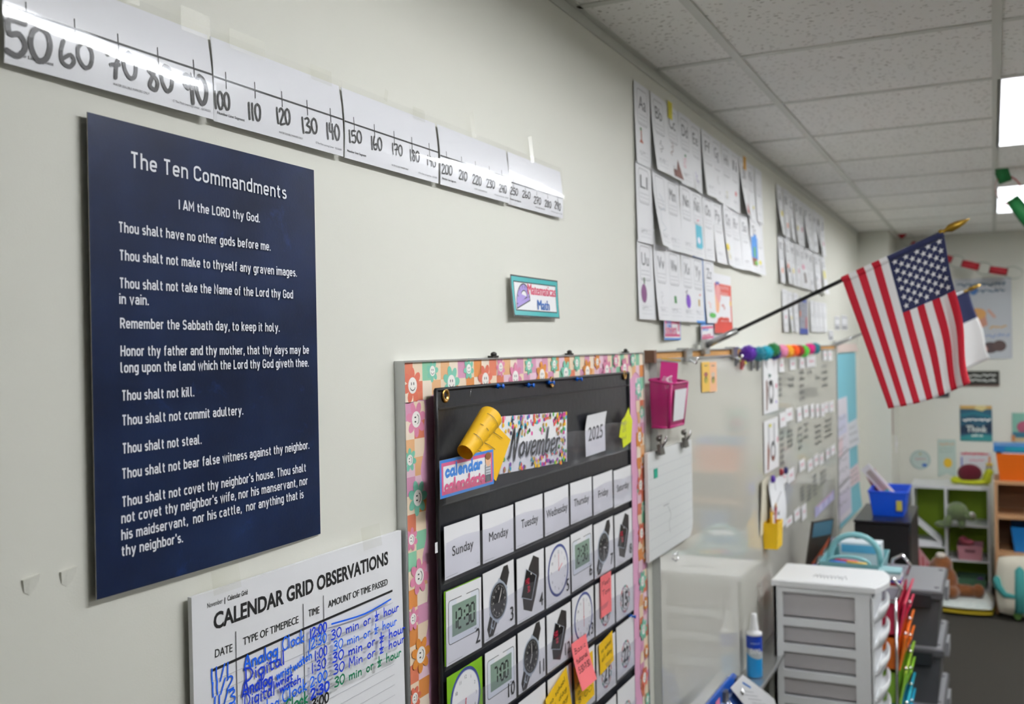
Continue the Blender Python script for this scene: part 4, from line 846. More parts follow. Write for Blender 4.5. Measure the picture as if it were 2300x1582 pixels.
for i, (X, w_, z0, z1, m) in enumerate(((4.745, .14, 1.925, 2.125, None), (4.888, .12, 1.925, 2.12, None), (5.03, .13, 1.925, 2.12, None), (5.20, .25, 1.915, 2.105, '#9d9faa'), (5.53, .14, 1.93, 2.10, None), (5.675, .14, 1.93, 2.10, None), (5.82, .14, 1.93, 2.10, None), (5.965, .14, 1.93, 2.10, None))):
    if m:
        s = Sheet('small_poster', (X, -.007, z0), w_, z1-z0, paint(m), label='grey poster with a dark blue foot in bottom row of the far block', cat='poster'); k = s.ink(); k.rect(0, 0, w_, .03, paint('#34499c')); k.rect(w_*.3, .165, w_*.8, .18, paint('#4a5fae')); k.rect(w_*.7, .03, w_*.85, .09, paint('#b9473f')); k.rect(.0, .09, .04, .12, paint('#d98a70')); k.scribble(.05, .05, w_-.08, .16, 4, .002, PENCIL, 3); k.build('printed_front')
    else: alpha_sheet(X, z0, w_, z1-z0, '', [('e', random.Random(i).choice(cols2), .5, .35, .14, .05)] if i < 3 else None, '%s white sheet from left in the bottom row of far block' % ordn(i if i < 3 else i-1), 'alphabet sheets in the far block', i+90, .005, .012 if i == 1 else .006)
# two tiny note cards right of the far block
for i, (q0, q1, lab) in enumerate((((1861, 742), (1872, 765), 'tiny pale note card low beside the far block of sheets'), ((1875, 710), (1887, 742), 'tiny pale letter card, left of a pair by the room corner'), ((1890, 708), (1904, 742), 'tiny pale letter card, right of a pair by the room corner'))):
    X0, z1 = wl(*q0, .004); X1, z0 = wl(*q1, .004); s = Sheet('note_card', (X0, -.004, z0), X1-X0, z1-z0, PAPER, label=lab, cat='card'); k = s.ink(); k.rrect(.01, .03, s.w-.01, s.h-.012, .01, .006, GREY); k.rect(.02, .008, s.w-.02, .02, PENCIL); k.build('printed_front')

# red bordered poster and word cards beneath the alphabet
RD = paint('#cf3f2e', .5)
X0, z1 = wl(1600, 612, .006); X1, z0 = wl(1643, 749, .006); s = Sheet('poster', (X0, -.006, z0), X1-X0, wl(1600, 612, .006)[1]-z0, PAPER, bend=lambda u, v: .006*(1-v)**2, nu=6, nv=8, label='white poster with a red border below the alphabet sheets', cat='poster')
k = s.ink(); w_, h_ = s.w, s.h
for a in ((0, .0, w_, .042), (0, h_-.075, w_, h_-.035), (0, 0, .018, h_-.035), (w_-.018, 0, w_, h_-.035)): k.rect(*a, RD)
k.rect(w_*.02, h_*.5, w_*.14, h_*.62, RD); k.rect(w_*.15, h_*.74, w_*.34, h_*.86, paint('#3f55a8')); k.ell((w_*.2, h_*.52), .035, .04, paint('#f0b48a')); k.ell((w_*.26, h_*.66), .04, .035, paint('#e8a0a0')); k.rect(w_*.9, h_*.48, w_*.97, h_*.56, paint('#e8c23a'))
k.scribble(w_*.36, h_*.62, w_*.9, h_*.82, 2, .010, paint('#d98a84'), 4); k.scribble(w_*.45, h_*.36, w_*.62, h_*.52, 1, .008, paint('#c98a84'), 5); k.scribble(w_*.2, h_*.14, w_*.8, h_*.3, 1, .012, RD, 6, 1); k.build('printed_front')
for (tl_, br_, t1, t2, lab, roll) in (((1484, 713), (1529, 764), 'flag', 'bandera', 'blue and pink bordered word card reading flag bandera', 0), ((1568, 728), (1604, 770), 'hand', 'mano', 'blue and pink bordered word card behind the flag pole sleeve', -.03)):
    X0, z1 = wl(*tl_, .006); X1, z0 = wl(*br_, .006); s = Sheet('word_card', (X0, -.006, z0), X1-X0, z1-z0, CARD, bend=lambda u, v: .010*(1-u)**2, nu=6, roll=roll, label=lab, cat='card', group='bilingual word cards'); w_, h_ = s.w, s.h; k = s.ink()
    k.rect(0, 0, w_, h_, BLU); k.rect(.005, .006, w_-.005, h_-.006, CARD); k.rect(.008, .010, w_-.008, h_-.010, PNK); k.rect(.012, .018, w_-.012, h_-.018, CARD)
    if t1 == 'flag': k.hand(t1, (w_*.14, h_*.58), (w_*.45, h_*.58), .036, .0055, BLU, 0); k.hand(t2, (w_*.10, h_*.22), (w_*.76, h_*.22), .040, .0055, PNK, 0); k.rect(w_*.84, h_*.4, w_*.9, h_*.75, PNK)
    else: k.scribble(w_*.12, h_*.52, w_*.6, h_*.8, 1, .005, BLU, 2, 1); k.scribble(w_*.1, h_*.2, w_*.75, h_*.45, 1, .005, PNK, 3, 1)
    k.build('printed_front')

# ------------------------------------------------------------------ whiteboard, map rail
WX0, WX1, WZ0, WZ1, WOFF = 2.742, 6.395, .612, 1.830, .020
WB = mat('whiteboard_enamel', '#cfcec4', .055, spec=.62)
b = empty('whiteboard', (WX0, 0, WZ0), 'long glossy whiteboard on the left wall beside the bulletin board', 'whiteboard'); W_, H_ = WX1-WX0, WZ1-WZ0
MB().box((.004, -WOFF, .004), (W_-.004, -.001, H_), WB).build('board_surface', b)
f = MB()
for a, c in (((0, -WOFF-.003, 0), (.006, -.0005, H_)), ((W_-.014, -WOFF-.005, 0), (W_, -.0005, H_)), ((.012, -WOFF-.005, 0), (W_-.014, -.0005, .014))): f.box(a, c, STEEL)
f.build('frame', b)
MB().prism([(-WOFF-.004, .0), (-.118, .0), (-.122, .004), (-.122, .016), (-.116, .018), (-.112, .010), (-WOFF-.004, .010)], .03, W_-.03, STEEL, 0).build('marker_tray', b)
INKW = mat('dry_erase_grey', '#6c6e6a', .6)
rng = random.Random(21); k = Ink(fn=lambda u, v: (u, v, WOFF), n0=.0006)
def wb(px, py): X, z = wl(px, py, WOFF); return X-WX0, z-WZ0
for (x0, x1, y0, y1, n) in ((1748, 1755, 846, 895, 4), (1770, 1784, 845, 875, 2), (1796, 1806, 830, 905, 5), (1814, 1824, 830, 845, 1), (1832, 1842, 842, 858, 1), (1846, 1858, 815, 875, 4), (1752, 1760, 965, 1050, 6), (1768, 1780, 962, 1010, 4), (1792, 1802, 955, 1015, 4), (1806, 1815, 945, 990, 3), (1830, 1845, 948, 1005, 4), (1852, 1868, 935, 990, 4), (1798, 1806, 1090, 1130, 4), (1812, 1822, 1085, 1130, 4), (1826, 1834, 1062, 1120, 5), (1842, 1856, 1050, 1095, 3), (1752, 1764, 1098, 1110, 1)):
    a = wb(x0, y1); c = wb(x1, y0); k.scribble(a[0], min(a[1], c[1]), c[0], max(a[1], c[1]), n, .010, INKW, int(x0), .9); k.build('marker_writing', b); k = Ink(fn=lambda u, v: (u, v, WOFF), n0=.0006)
r = empty('map_rail', (2.70, 0, 1.825), 'aluminium map rail with a tan cork strip above whiteboard', 'map rail')
L = 6.42-2.70; MB().box((.02, -.028, .0), (L, -.001, .007), STEEL).box((.02, -.026, .026), (L, -.001, .030), STEEL).box((.02, -.012, .004), (L, -.001, .026), STEEL).build('rail_body', r)
MB().box((.03, -.020, .0045), (L-.01, -.012, .0255), mat('cork', '#cf9f63', .9, noise=(160, '#b58449', .3), bump=(200, .4))).build('cork_strip', r)
MB().box((0, -.030, -.004), (.022, -.0005, .032), mat('brown_end_cap', '#6b4a36', .6)).build('end_cap', r)
for px in (1546, 1650):
    X, z = wl(px, 797, .03); m = MB(); m.box((X-2.70-.035, -.034, -.006), (X-2.70+.035, -.026, .034), STEEL).box((X-2.70-.03, -.040, .030), (X-2.70+.03, -.002, .036), STEEL); m.tube([(X-2.70, -.034, -.004), (X-2.70, -.055, -.012), (X-2.70, -.058, .006)], .004, CHROME); m.build('rail_bracket', r)
# pom-poms
PCOL = [(1681, 794, '#6a2bb8', 'purple', .034), (1705, 795, '#2596ab', 'dark cyan', .032), (1720, 793, '#16bcd2', 'bright cyan', .032), (1740, 794, '#12128c', 'navy blue', .030), (1737, 786, '#12803c', 'green', .032), (1756, 789, '#f49cc2', 'pale pink', .031), (1769, 789, '#f8b711', 'yellow', .032), (1783, 788, '#ff6a0d', 'orange', .031), (1794, 788, '#a5101c', 'dark red', .031), (1805, 789, '#5ddc4a', 'lime green', .032), (1818, 784, '#ee1a96', 'magenta', .031), (1830, 783, '#1f95a6', 'teal', .032)]
for i, (px, py, hx, nm, rr_) in enumerate(PCOL):
    X, z = wl(px, py, .062); mb = MB(); rng = random.Random(i); m = mat('pom_'+nm.replace(' ', '_'), hx, .9, sheen=.5)
    mb.ball((0, 0, 0), rr_*.80, m, 22, .06, i); 
    V = []; F = []
    for t in range(520):
        d = Vector((rng.gauss(0, 1), rng.gauss(0, 1), rng.gauss(0, 1))).normalized(); e = d.orthogonal().normalized()*rr_*.05; g = d.cross(e); a = d*rr_*.72; q = len(V)
        V += [a+e, a-e*.5+g*.85, a-e*.5-g*.85, d*rr_*rng.uniform(.95, 1.06)]; F += [(q, q+1, q+3), (q+1, q+2, q+3), (q+2, q, q+3)]
    mb.add(V, F, m)
    mb.tube([(0, .02, 0), (0, .034, 0)], .006, m)
    tag(mb.build('pom_pom', None, (X, -.062, z)), 'fluffy %s pom-pom on the map rail above whiteboard' % nm, 'pom-pom', 'pom-poms on the map rail')
# small things clipped under the rail
for i, (x0, y0, x1, y1, c, lab) in enumerate(((1655, 800, 1658, 822, '#8a8c90', 'grey clip'), (1662, 800, 1666, 812, '#d8cf2e', 'yellow clip'), (1667, 804, 1671, 830, '#b4555a', 'red pencil'), (1673, 806, 1678, 818, '#d9d02c', 'lime clip'), (1690, 808, 1693, 832, '#9a9c9e', 'silver clip'), (1704, 808, 1707, 832, '#a0a2a4', 'pale clip'))):
    X0, z1 = wl(x0, y0, .03); X1, z0 = wl(x1, y1, .03); w_ = X1-X0; mb = MB(); mb.prism([(-w_/2, 0), (w_/2, 0), (w_*.35, z1-z0), (-w_*.35, z1-z0)], -.008, 0, paint(c, .4)); mb.tube([(0, -.009, (z1-z0)*.8), (0, -.014, (z1-z0)*.5), (0, -.009, .01)], .003, paint(c, .4), 6)
    tag(mb.build('magnetic_clip' if 'clip' in lab else 'pencil', None, ((X0+X1)/2, -.021, z0)), 'small %s hanging on whiteboard below the pom-poms' % lab, 'clip' if 'clip' in lab else 'pencil')

# ------------------------------------------------------------------ things on the whiteboard
MAG = paint('#c01f78', .35); MAGT = mat('pink_mesh_plastic', '#b81d70', .4, alpha=.72)
bx0 = wl(1459, 860, .022)[0]; bx1 = bx0+.165; bz0 = 1.640
r = empty('magnetic_basket', (bx0, -.022, bz0), 'magenta mesh basket with a white label on whiteboard', 'basket')
mb = MB(); t = .012; H_ = .122; D_ = .062; w_ = .165
mb.add([(t, 0, 0), (w_-t, 0, 0), (w_-t, -D_+.012, 0), (t, -D_+.012, 0), (0, 0, H_+.012), (w_, 0, H_+.012), (w_, -D_, H_), (0, -D_, H_)], [(0, 1, 2, 3), (0, 4, 5, 1), (3, 7, 4, 0), (1, 5, 6, 2), (2, 6, 7, 3)], MAGT); mb.build('basket_wall', r)
mb = MB(); mb.tube([(0, 0, H_+.012), (w_, 0, H_+.012), (w_, -D_, H_), (0, -D_, H_), (0, 0, H_+.012)], .004, MAG, 6); mb.tube([(t, -D_+.012, 0), (0, -D_, H_)], .004, MAG, 6); mb.tube([(w_-t, -D_+.012, 0), (w_, -D_, H_)], .004, MAG, 6); mb.tube([(t, 0, 0), (t, -D_+.012, 0), (w_-t, -D_+.012, 0), (w_-t, 0, 0)], .004, MAG, 6); mb.build('rim', r)
MB().add([(.035, -D_+.006, .016), (w_-.026, -D_+.006, .016), (w_-.018, -D_-.003, H_*.86), (.028, -D_-.003, H_*.86)], [(0, 1, 2, 3)], PAPER).build('white_label', r)
s = Sheet('packet', (bx0+.060, -.026, bz0+.060), .075, .125, MAG, face=-.42, roll=.08, bend=lambda u, v: .006*v, nv=3, label='magenta packet standing up out of the mesh basket', cat='packet'); k = s.ink(); k.stroke(smooth_line([(.03, .05), (.045, .065), (.03, .075), (.05, .085)]), .005, FACE); k.stroke(smooth_line([(.045, .045), (.06, .06), (.045, .07)]), .005, FACE); k.rect(0, .13, .085, .135, paint('#c8a04a')); k.build('printed_front')
mb = MB(); V = [(-.005+.075*i/4+.01*sin(j*2.), -.03-.012*sin(i*1.7+j), .03+.11*j/4+.008*sin(i*3+j)) for j in range(5) for i in range(5)]; mb.add(V, [(j*5+i, j*5+i+1, j*5+i+6, j*5+i+5) for j in range(4) for i in range(4)], film('clear_bag', '#f2e8ee', .25, .18)); tag(mb.build('plastic_bag', None, (bx0+.012, -.03, bz0)), 'crumpled clear plastic bag stuffed in the mesh basket', 'bag')
for x0, x1, c, c2, lab in ((1573.5, 1590, '#efc35a', '#6f7a45', 'yellow sticker card on whiteboard'), (1590, 1606, '#f3bd92', '#4a5a4a', 'peach sticker card on whiteboard beside the yellow one')):
    X0, z1 = wl(x0, 814, WOFF); X1, z0 = wl(x1, 879, WOFF); s = Sheet('sticker_card', (X0, -WOFF-.004, z0), X1-X0, z1-z0, paint(c), bend=lambda u, v: .003*u, nu=2, label=lab, cat='card'); k = s.ink(); w_, h_ = s.w, s.h; k.ell((w_*.5, h_*.40), w_*.2, h_*.12, paint(c2)); k.ell((w_*.5, h_*.58), w_*.25, h_*.08, paint('#a05a5a' if c == '#efc35a' else '#d8c8b8')); k.rect(w_*.3, h_*.86, w_*.7, h_*.89, PENCIL); k.ell((w_*.52, h_*.36), w_*.08, h_*.1, paint('#d9c23a')); k.build('printed_front')
# tablet of ruled paper hanging from two clips
X0, z1 = wl(1461, 1020, WOFF+.02); X1, _ = wl(1559, 994, WOFF+.02); z0 = wl(1464, 1266, WOFF+.02)[1]; w_ = X1-X0; h_ = z1-z0; RC_ = .05
out = [(0, 0)]+[(w_-RC_+RC_*cos(a), RC_+RC_*sin(a)) for a in [radians(-90+15*i) for i in range(7)]]+[(w_, h_), (0, h_)]
s = Sheet('paper_tablet', (X0, -WOFF-.012, z0), w_, h_, mat('tablet_paper', '#e6e9e8', .6), th=.010, outline=out, label='white ruled paper tablet hanging on whiteboard from two clips', cat='paper tablet')
k = s.ink()
for i in range(1, 11): k.rect(.006, h_-.028*i-.018, w_-.006, h_-.028*i-.0172, FAINT)
for i in range(1, 16): k.rect(w_*i/16, .01 if i < 14 else .05, w_*i/16+.0006, h_-.05, mat('pale_rule', '#d9dcde', .6))
k.rect(w_*.11, h_-.075, w_*.19, h_-.048, paint('#1fa88a')); k.stroke(smooth_line([(w_*.4, .13), (w_*.46, .10), (w_*.42, .08), (w_*.44, .05)]), .0014, PENCIL); k.rect(w_*.3, .135, w_*.42, .137, GREY); k.build('ruled_lines')
for i, (px, py) in enumerate(((1485, 1012), (1540, 996))):
    X, z = wl(px, py, .045); r = empty('bulldog_clip', (X, -.036, z), 'dark metal clip gripping the %s corner of ruled tablet' % ['left', 'right'][i], 'clip', 'clips holding the ruled tablet'); DK = mat('dark_metal', '#3c3b38', .35, metal=.7)
    r.scale = (.75, .75, .75); DK = mat('clip_steel', '#6c6a66', .3, metal=.9); MB().prism([(-.020, -.016), (-.006, -.016), (-.003, .022), (-.012, .026)], -.026, .026, DK, 0).build('jaw', r)
    MB().tube([(-.02, -.016, .012), (-.012, -.030, .035), (-.004, -.034, .050), (.006, -.030, .035), (.010, -.016, .012)], .0035, CHROME, 6).build('wire_handle', r); MB().tube([(.012, -.006, .015), (.030, -.004, .055)], .003, DK, 6).build('lever', r); MB().ball((-.018, -.01, .045), .012, DK).build('magnet', r)
X, z = wl(1517, 1254, .03); MB0 = MB(); MB0.tube([(-.03, 0, .004), (-.01, -.004, -.006), (.012, -.004, -.006), (.02, 0, .012), (-.025, .002, .010)], .0022, CHROME, 6); tag(MB0.build('paper_clip', None, (X, -.030, z)), 'wire paper clip under the bottom edge of ruled tablet', 'clip')
# letter picture cards
def wcard(name, x0, y1, x1, y0, off, m, label, cat, group=None, bend=None, nu=1, nv=1):
    'upright card on the whiteboard: left px, bottom-left py, right px, top-right py'
    X0, z0 = wl(x0, y1, WOFF); X1, z1 = wl(x1, y0, WOFF); return Sheet(name, (X0, -WOFF-off, z0), X1-X0, z1-z0, m, bend=bend, nu=nu, nv=nv, label=label, cat=cat, group=group)
s = wcard('picture_card', 1713, 932, 1744, 806, .005, CARD, 'letter picture card with a green bat, below the pom-poms on whiteboard', 'card'); k = s.ink(); w_, h_ = s.w, s.h
k.poly([(w_*.16, h_*.06), (w_*.24, h_*.06), (w_*.30, h_*.45), (w_*.26, h_*.63), (w_*.16, h_*.60), (w_*.17, h_*.4)], paint('#7a5648')); k.ring((w_*.5, h_*.38), w_*.17, h_*.2, .016, paint('#4a4b4e')); k.ell((w_*.48, h_*.56), w_*.14, h_*.05, BLACK); k.ell((w_*.5, h_*.2), w_*.12, h_*.04, paint('#55565a')); k.poly([(w_*.33, h_*.74), (w_*.55, h_*.70), (w_*.36, h_*.64)], paint('#1f4a40')); k.rect(w_*.82, h_*.44, w_*.92, h_*.52, PNK); k.rect(w_*.8, h_*.15, w_*.88, h_*.2, paint('#8a70c4')); k.build('printed_front')
s = wcard('picture_card', 1715, 1066, 1745, 936, .005, CARD, 'letter picture card with a letter d and a brown bat on whiteboard', 'card'); k = s.ink(); w_, h_ = s.w, s.h
k.poly([(w_*.18, h_*.04), (w_*.28, h_*.04), (w_*.36, h_*.4), (w_*.30, h_*.62), (w_*.22, h_*.5)], paint('#8a4a2e')); k.ring((w_*.6, h_*.36), w_*.17, h_*.2, .018, paint('#3f4044')); k.rect(w_*.28, h_*.45, w_*.33, h_*.92, GREY); k.rect(w_*.66, h_*.45, w_*.72, h_*.9, GREY); k.ell((w_*.6, h_*.22), w_*.1, h_*.05, paint('#7a3a28')); k.ell((w_*.42, h_*.88), w_*.08, h_*.035, paint('#d6cf2a')); k.rect(w_*.9, h_*.5, w_*.97, h_*.6, PNK); k.build('printed_front')
s = wcard('paper_sheet', 1705, 1206, 1724, 1070, .004, mat('cream_paper', '#d9d3bf', .6), 'cream sheet peeping out behind the narrow white paper on whiteboard', 'paper', bend=lambda u, v: .012*(1-u)**2*v, nu=6, nv=4)
s = wcard('paper_sheet', 1720, 1207, 1751, 1063, .022, PAPER, 'narrow white paper held by a purple magnet on whiteboard', 'paper', bend=lambda u, v: .006*sin(v*5)+.008*(1-v)*(1-u), nu=8, nv=8); k = s.ink(); k.stroke([(.02, .11), (.24, .16)], .004, PENCIL); k.scribble(.10, .03, .16, .10, 2, .008, BLACK, 3); k.rect(.12, .18, .13, .26, GREY); k.build('pencil_work')
for px, py, c, nm in ((1733, 1076, '#4a1f92', 'purple'), (1752, 1061, '#8c1424', 'dark red'), (1762, 1057, '#20205c', 'navy')):
    X, z = wl(px, py, .04); MB0 = MB(); MB0.lathe([(.016, 0), (.017, .008), (.013, .014), (.004, .017)], paint(c, .3), (0, 0, 0), 14, 'y'); tag(MB0.build('magnet', None, (X, -.040, z)), 'round %s magnet holding papers on whiteboard' % nm, 'magnet')
# small red-lettered word cards in four rows
z1_ = zoomer(7.19, 1690, 780); z2_ = zoomer(5.272, 1690, 980)
RR = [[(z1_, a) for a in ((410, 490, 190, 410), (590, 680, 180, 370), (745, 830, 170, 350), (860, 1005, 140, 330), (1130, 1190, 30, 220), (1210, 1270, 30, 220))],
      [(z1_, a) for a in ((425, 525, 1035, 1310), (525, 635, 965, 1215), (705, 780, 960, 1220), (810, 890, 920, 1150), (925, 980, 910, 1150), (1010, 1065, 910, 1140), (1095, 1145, 900, 1135), (1150, 1215, 880, 1070), (1230, 1300, 860, 1060))],
      [(z2_, a) for a in ((320, 395, 390, 590), (405, 485, 360, 570), (545, 610, 255, 430), (645, 705, 255, 430), (720, 770, 200, 370), (785, 830, 190, 350), (860, 905, 130, 285), (920, 970, 90, 240))],
      [(z2_, a) for a in ((385, 460, 930, 1090), (485, 550, 830, 1020), (575, 625, 790, 1010))]]
PKR = paint('#e39fb0')
for ri, rw in enumerate(RR):
    for i, (zz, (xa, xb, ya, yb)) in enumerate(rw):
        (x0, y0), (x1, y1) = zz(xa, yb), zz(xb, ya)
        s = wcard('phonics_card', x0, y0, x1, y1, .004, CARD, '%s small red-lettered card from left in the %s row on whiteboard' % (ordn(i), ['top', 'second', 'third', 'lowest'][ri]), 'card', 'small red-lettered cards on whiteboard', bend=lambda u, v: .002*(1-v), nv=2)
        k = s.ink(); k.scribble(s.w*.3, s.h*.32, s.w*.75, s.h*.68, 1, .007, PKR, ri*10+i, 1); k.build('printed_letters')
s = wcard('lavender_chart', 1829, 1165, 1872, 1100, .004, paint('#b9b6dc'), 'lavender chart with three blank strips low on whiteboard', 'chart'); k = s.ink(); k.rect(s.w*.1, s.h*.86, s.w*.9, s.h*.95, paint('#e0a0b4'))
for u in (.2, .48, .74): k.rect(s.w*u, s.h*.2, s.w*(u+.16), s.h*.8, paint('#d5d3ee'))
k.build('printed_strips')
# yellow magnetic cup with pencils
p = at(1747, 1236, 1, -.082); X, cz = p.x, p.z
r = empty('pencil_cup', (X, -WOFF-.001, cz), 'yellow magnetic cup of pencils on whiteboard above white drawer tower', 'cup')
MB().tub((0, -.062, 0), (.115, 0, .108), paint('#f3c410', .35), .004, .004).build('cup_body', r)
for i, (dx, l, c, nm, ln) in enumerate(((.035, .16, '#e8b820', 'yellow pencil', -.1), (.07, .165, '#8c1c2c', 'dark red pencil', .28), (.055, .14, '#c9cbd0', 'grey pen', .05))):
    m = MB(); m.tube([(0, 0, 0), (ln*l, 0, l*.88)], .0055, paint(c, .4), 6); m.tube([(ln*l, 0, l*.88), (ln*l*1.1, 0, l)], [.007, .001], paint('#d9b68a'), 6); tag(m.build(nm.split()[-1], None, (X+dx, -WOFF-.034, cz+.012)), '%s standing in the yellow magnetic cup' % nm, nm.split()[-1])

# chart papers on the wall beyond the whiteboard
AQ = mat('aqua_paper', '#7cc3d3', .6)
X0, z1 = wl(1873, 796, .006); X1, _ = wl(1921, 791, .006)
s = Sheet('chart_paper', (X0, -.006, .70), X1-X0, z1-.70, AQ, bend=lambda u, v: .006*(1-v)+.05*max(0, .35-v)**2*u*4, nu=8, nv=14, label='tall aqua chart paper on the wall between whiteboard and room corner', cat='chart paper')
for (q0, q1, c, off, lab, cat_, ink) in (((1874, 1190), (1902, 890), '#e4e0ea', .016, 'long white writing chart over the left half of aqua paper', 'chart paper', 1), ((1906, 1010), (1924, 940), '#dcdfe6', .016, 'white and pink scrap sheet at the right edge of aqua paper', 'paper', 2), ((1906, 1100), (1926, 1040), '#e6d2d8', .016, 'pale pink sheet low at the right edge of aqua paper', 'paper', 3), ((1873, 793), (1922, 772), '#dcc9c1', .006, 'pinkish paper strip above the aqua chart paper', 'paper', 0)):
    X0, z0 = wl(q0[0], q0[1], off); X1, z1 = wl(q1[0], q1[1], off); s = Sheet('chart_paper' if 'chart' in cat_ else 'paper_sheet', (X0, -off, z0), X1-X0, z1-z0, paint(c), bend=lambda u, v: .02*(1-v)*u, nu=4, nv=8, label=lab, cat=cat_)
    if ink:
        k = s.ink()
        if ink == 1:
            k.rect(.03, s.h*.90, .14, s.h*.94, paint('#e8a4ae')); k.rect(.04, s.h*.70, s.w*.9, s.h*.86, paint('#d5d6ec')); k.rect(.03, s.h*.52, s.w*.6, s.h*.68, paint('#ead2da')); k.rect(.05, .04, s.w*.95, s.h*.24, paint('#d6d0e4'))
            k.stroke([(.02, s.h*.50), (s.w*.5, s.h*.53), (s.w*.98, s.h*.55)], .012, GREY); k.stroke([(.02, s.h*.28), (s.w*.98, s.h*.31)], .010, PENCIL)
        k.scribble(.04, s.h*.1, s.w*.9, s.h*.88, 9 if ink == 1 else 3, .006, GREY, ink); k.build('marker_writing')

# ------------------------------------------------------------------ flags on the rail
FX = 3.25
def pole(x, name, base, tip, label, sleeve, r0, polem, cat='flag', ft=.80, canton='us'):
    r = empty(name, (x, base[0], base[1]), label, cat); B_ = Vector((0, 0, 0)); T_ = Vector((0, tip[0]-base[0], tip[1]-base[1])); d = T_.normalized(); L = T_.length
    MB().tube([d*.02, d*L*ft], r0, polem, 10).build('pole', r)
    MB().tube([d*.0, d*sleeve], r0*1.8, STEEL, 12).box((-.03, -.004, -.03), (.03, .012, .02), STEEL).build('bracket_sleeve', r)
    mb = MB(); a = d*L*ft; e = d*L-a
    mb.tube([a-d*.008, a, a+e*.05, a+e*.12, a+e*.30, a+e*.55, a+e*.8, a+e], [r0*1.5, r0*1.6, r0*1.1, r0*.9, r0*2.1, r0*1.9, r0*1.2, r0*.2], GOLD, 10); mb.build('spear_finial', r)
    return r
def flag_cloth(r, org, c, X, nu, nv, color, rip, name='cloth'):
    'cloth between four corners (y,z): top-base, top-tip, bottom-tip, bottom-base'
    def S_(s_, t):
        a, b, e, f_ = (Vector(q) for q in c); top = a.lerp(b, s_); bot = f_.lerp(e, s_); p = top.lerp(bot, t); bow = .012*sin(pi*s_)*t; p = p+(b-a).normalized()*(.011*sin(t*9+s_*3)*max(0, (s_-.5)/.5)*t); return (X+rip(s_, t)-org[0], p.x-org[1], p.y-org[2]-bow)
    mb = MB(); P_ = [S_(i/nu, j/nv) for j in range(nv+1) for i in range(nu+1)]; ms = {}
    for j in range(nv):
        for i in range(nu): ms.setdefault(color((i+.5)/nu, (j+.5)/nv), []).append((j*(nu+1)+i, j*(nu+1)+i+1, (j+1)*(nu+1)+i+1, (j+1)*(nu+1)+i))
    base = len(mb.v); mb.v += P_
    for m, fs in ms.items():
        k_ = mb.slot(m)
        for f_ in fs: mb.f.append(list(f_)); mb.mi.append(k_); mb.sm.append(True)
    return mb, S_
RDF, WHF, NVF = mat('flag_red', '#c3102b', .75), mat('flag_white', '#f6f5f5', .75), mat('flag_navy', '#1c2553', .75, sheen=.3)
base = (-.030, 1.850); p0, p1 = Vector((-.467, 2.066)), Vector((-.768, 2.196)); tip = (-.833, 2.229)
base = (-.035, 1.868)
r = pole(FX, 'flag', base, tip, 'American flag hanging from an angled black pole on the map rail', .115, .0062, mat('black_pole', '#161616', .35), ft=.905)
org = (FX, base[0], base[1])
corners = ((-.469, 2.064), (-.762, 2.190), (-.834, 1.745), (-.598, 1.664))
def rip(s_, t): return (.012*sin(s_*7+t*3)*t+.034*max(0, s_-.55)/.45*sin(s_*22+1+t*1.5)*min(1, t*1.5)+.05*max(0, s_-.9)*10*t*.4)
def us(s_, t):
    st = min(12, int(s_*13))
    if s_ > 6/13 and t < .385: return NVF
    return RDF if st % 2 == 0 else WHF
mb, SF = flag_cloth(r, org, corners, FX, 52, 39, us, rip); cl = mb.build('cloth', r)
so = cl.modifiers.new('thickness', 'SOLIDIFY'); so.thickness = .0012; so.offset = 0
mb = MB(); d = (Vector((0, corners[1][0], corners[1][1]))-Vector((0, corners[0][0], corners[0][1])))
for i in range(13):
    m = NVF if i >= 6 else (RDF if i % 2 == 0 else WHF); a = Vector((0, corners[0][0]-base[0], corners[0][1]-base[1])); mb.tube([a+d*(i/13), a+d*((i+1)/13)], .0105, m, 12, cap=i in (0, 12))
mb.build('pole_hem', r)
mb = MB(); k_ = 0
def star(cs, ct, R):
    V = [];
    for q in range(10):
        a = pi/2+pi*q/5; rr_ = R*(1 if q % 2 == 0 else .40); s_ = cs+rr_*cos(a)/.31; t_ = ct-rr_*sin(a)/.445
        p = SF(min(max(s_, 0), 1), min(max(t_, 0), 1)); V.append((p[0]-.0016, p[1], p[2]))
    c = SF(cs, ct); V.append((c[0]-.0018, c[1], c[2])); mb.add(V, [(10, (q+1) % 10, q) for q in range(10)], WHF)
ca, cb = 6/13, 1.0
for i in range(9):
    n = 6 if i % 2 == 0 else 5
    for j in range(n): star(ca+(cb-ca)*(i+1)/10, .385*((j+.6)/6.2 if n == 6 else (j+1.1)/6.2), .0098)
mb.build('stars', r)
r2base = (-.025, 1.858); r = pole(6.35, 'flag', r2base, (-.832, 2.187), 'white flag with a navy corner behind the American flag', .10, .0062, mat('grey_pole', '#8b8d90', .4), ft=.90)
c2 = ((-.46, 2.030), (-.766, 2.158), (-.878, 1.765), (-.600, 1.650))
def wf(s_, t): return NVF if (s_ > .5 and t < .40) else WHF
mb, S2 = flag_cloth(r, (6.35, r2base[0], r2base[1]), c2, 6.35, 24, 20, wf, lambda s_, t: .015*sin(s_*8+t*2)*t); cl = mb.build('cloth', r); so = cl.modifiers.new('thickness', 'SOLIDIFY'); so.thickness = .0012; so.offset = 0

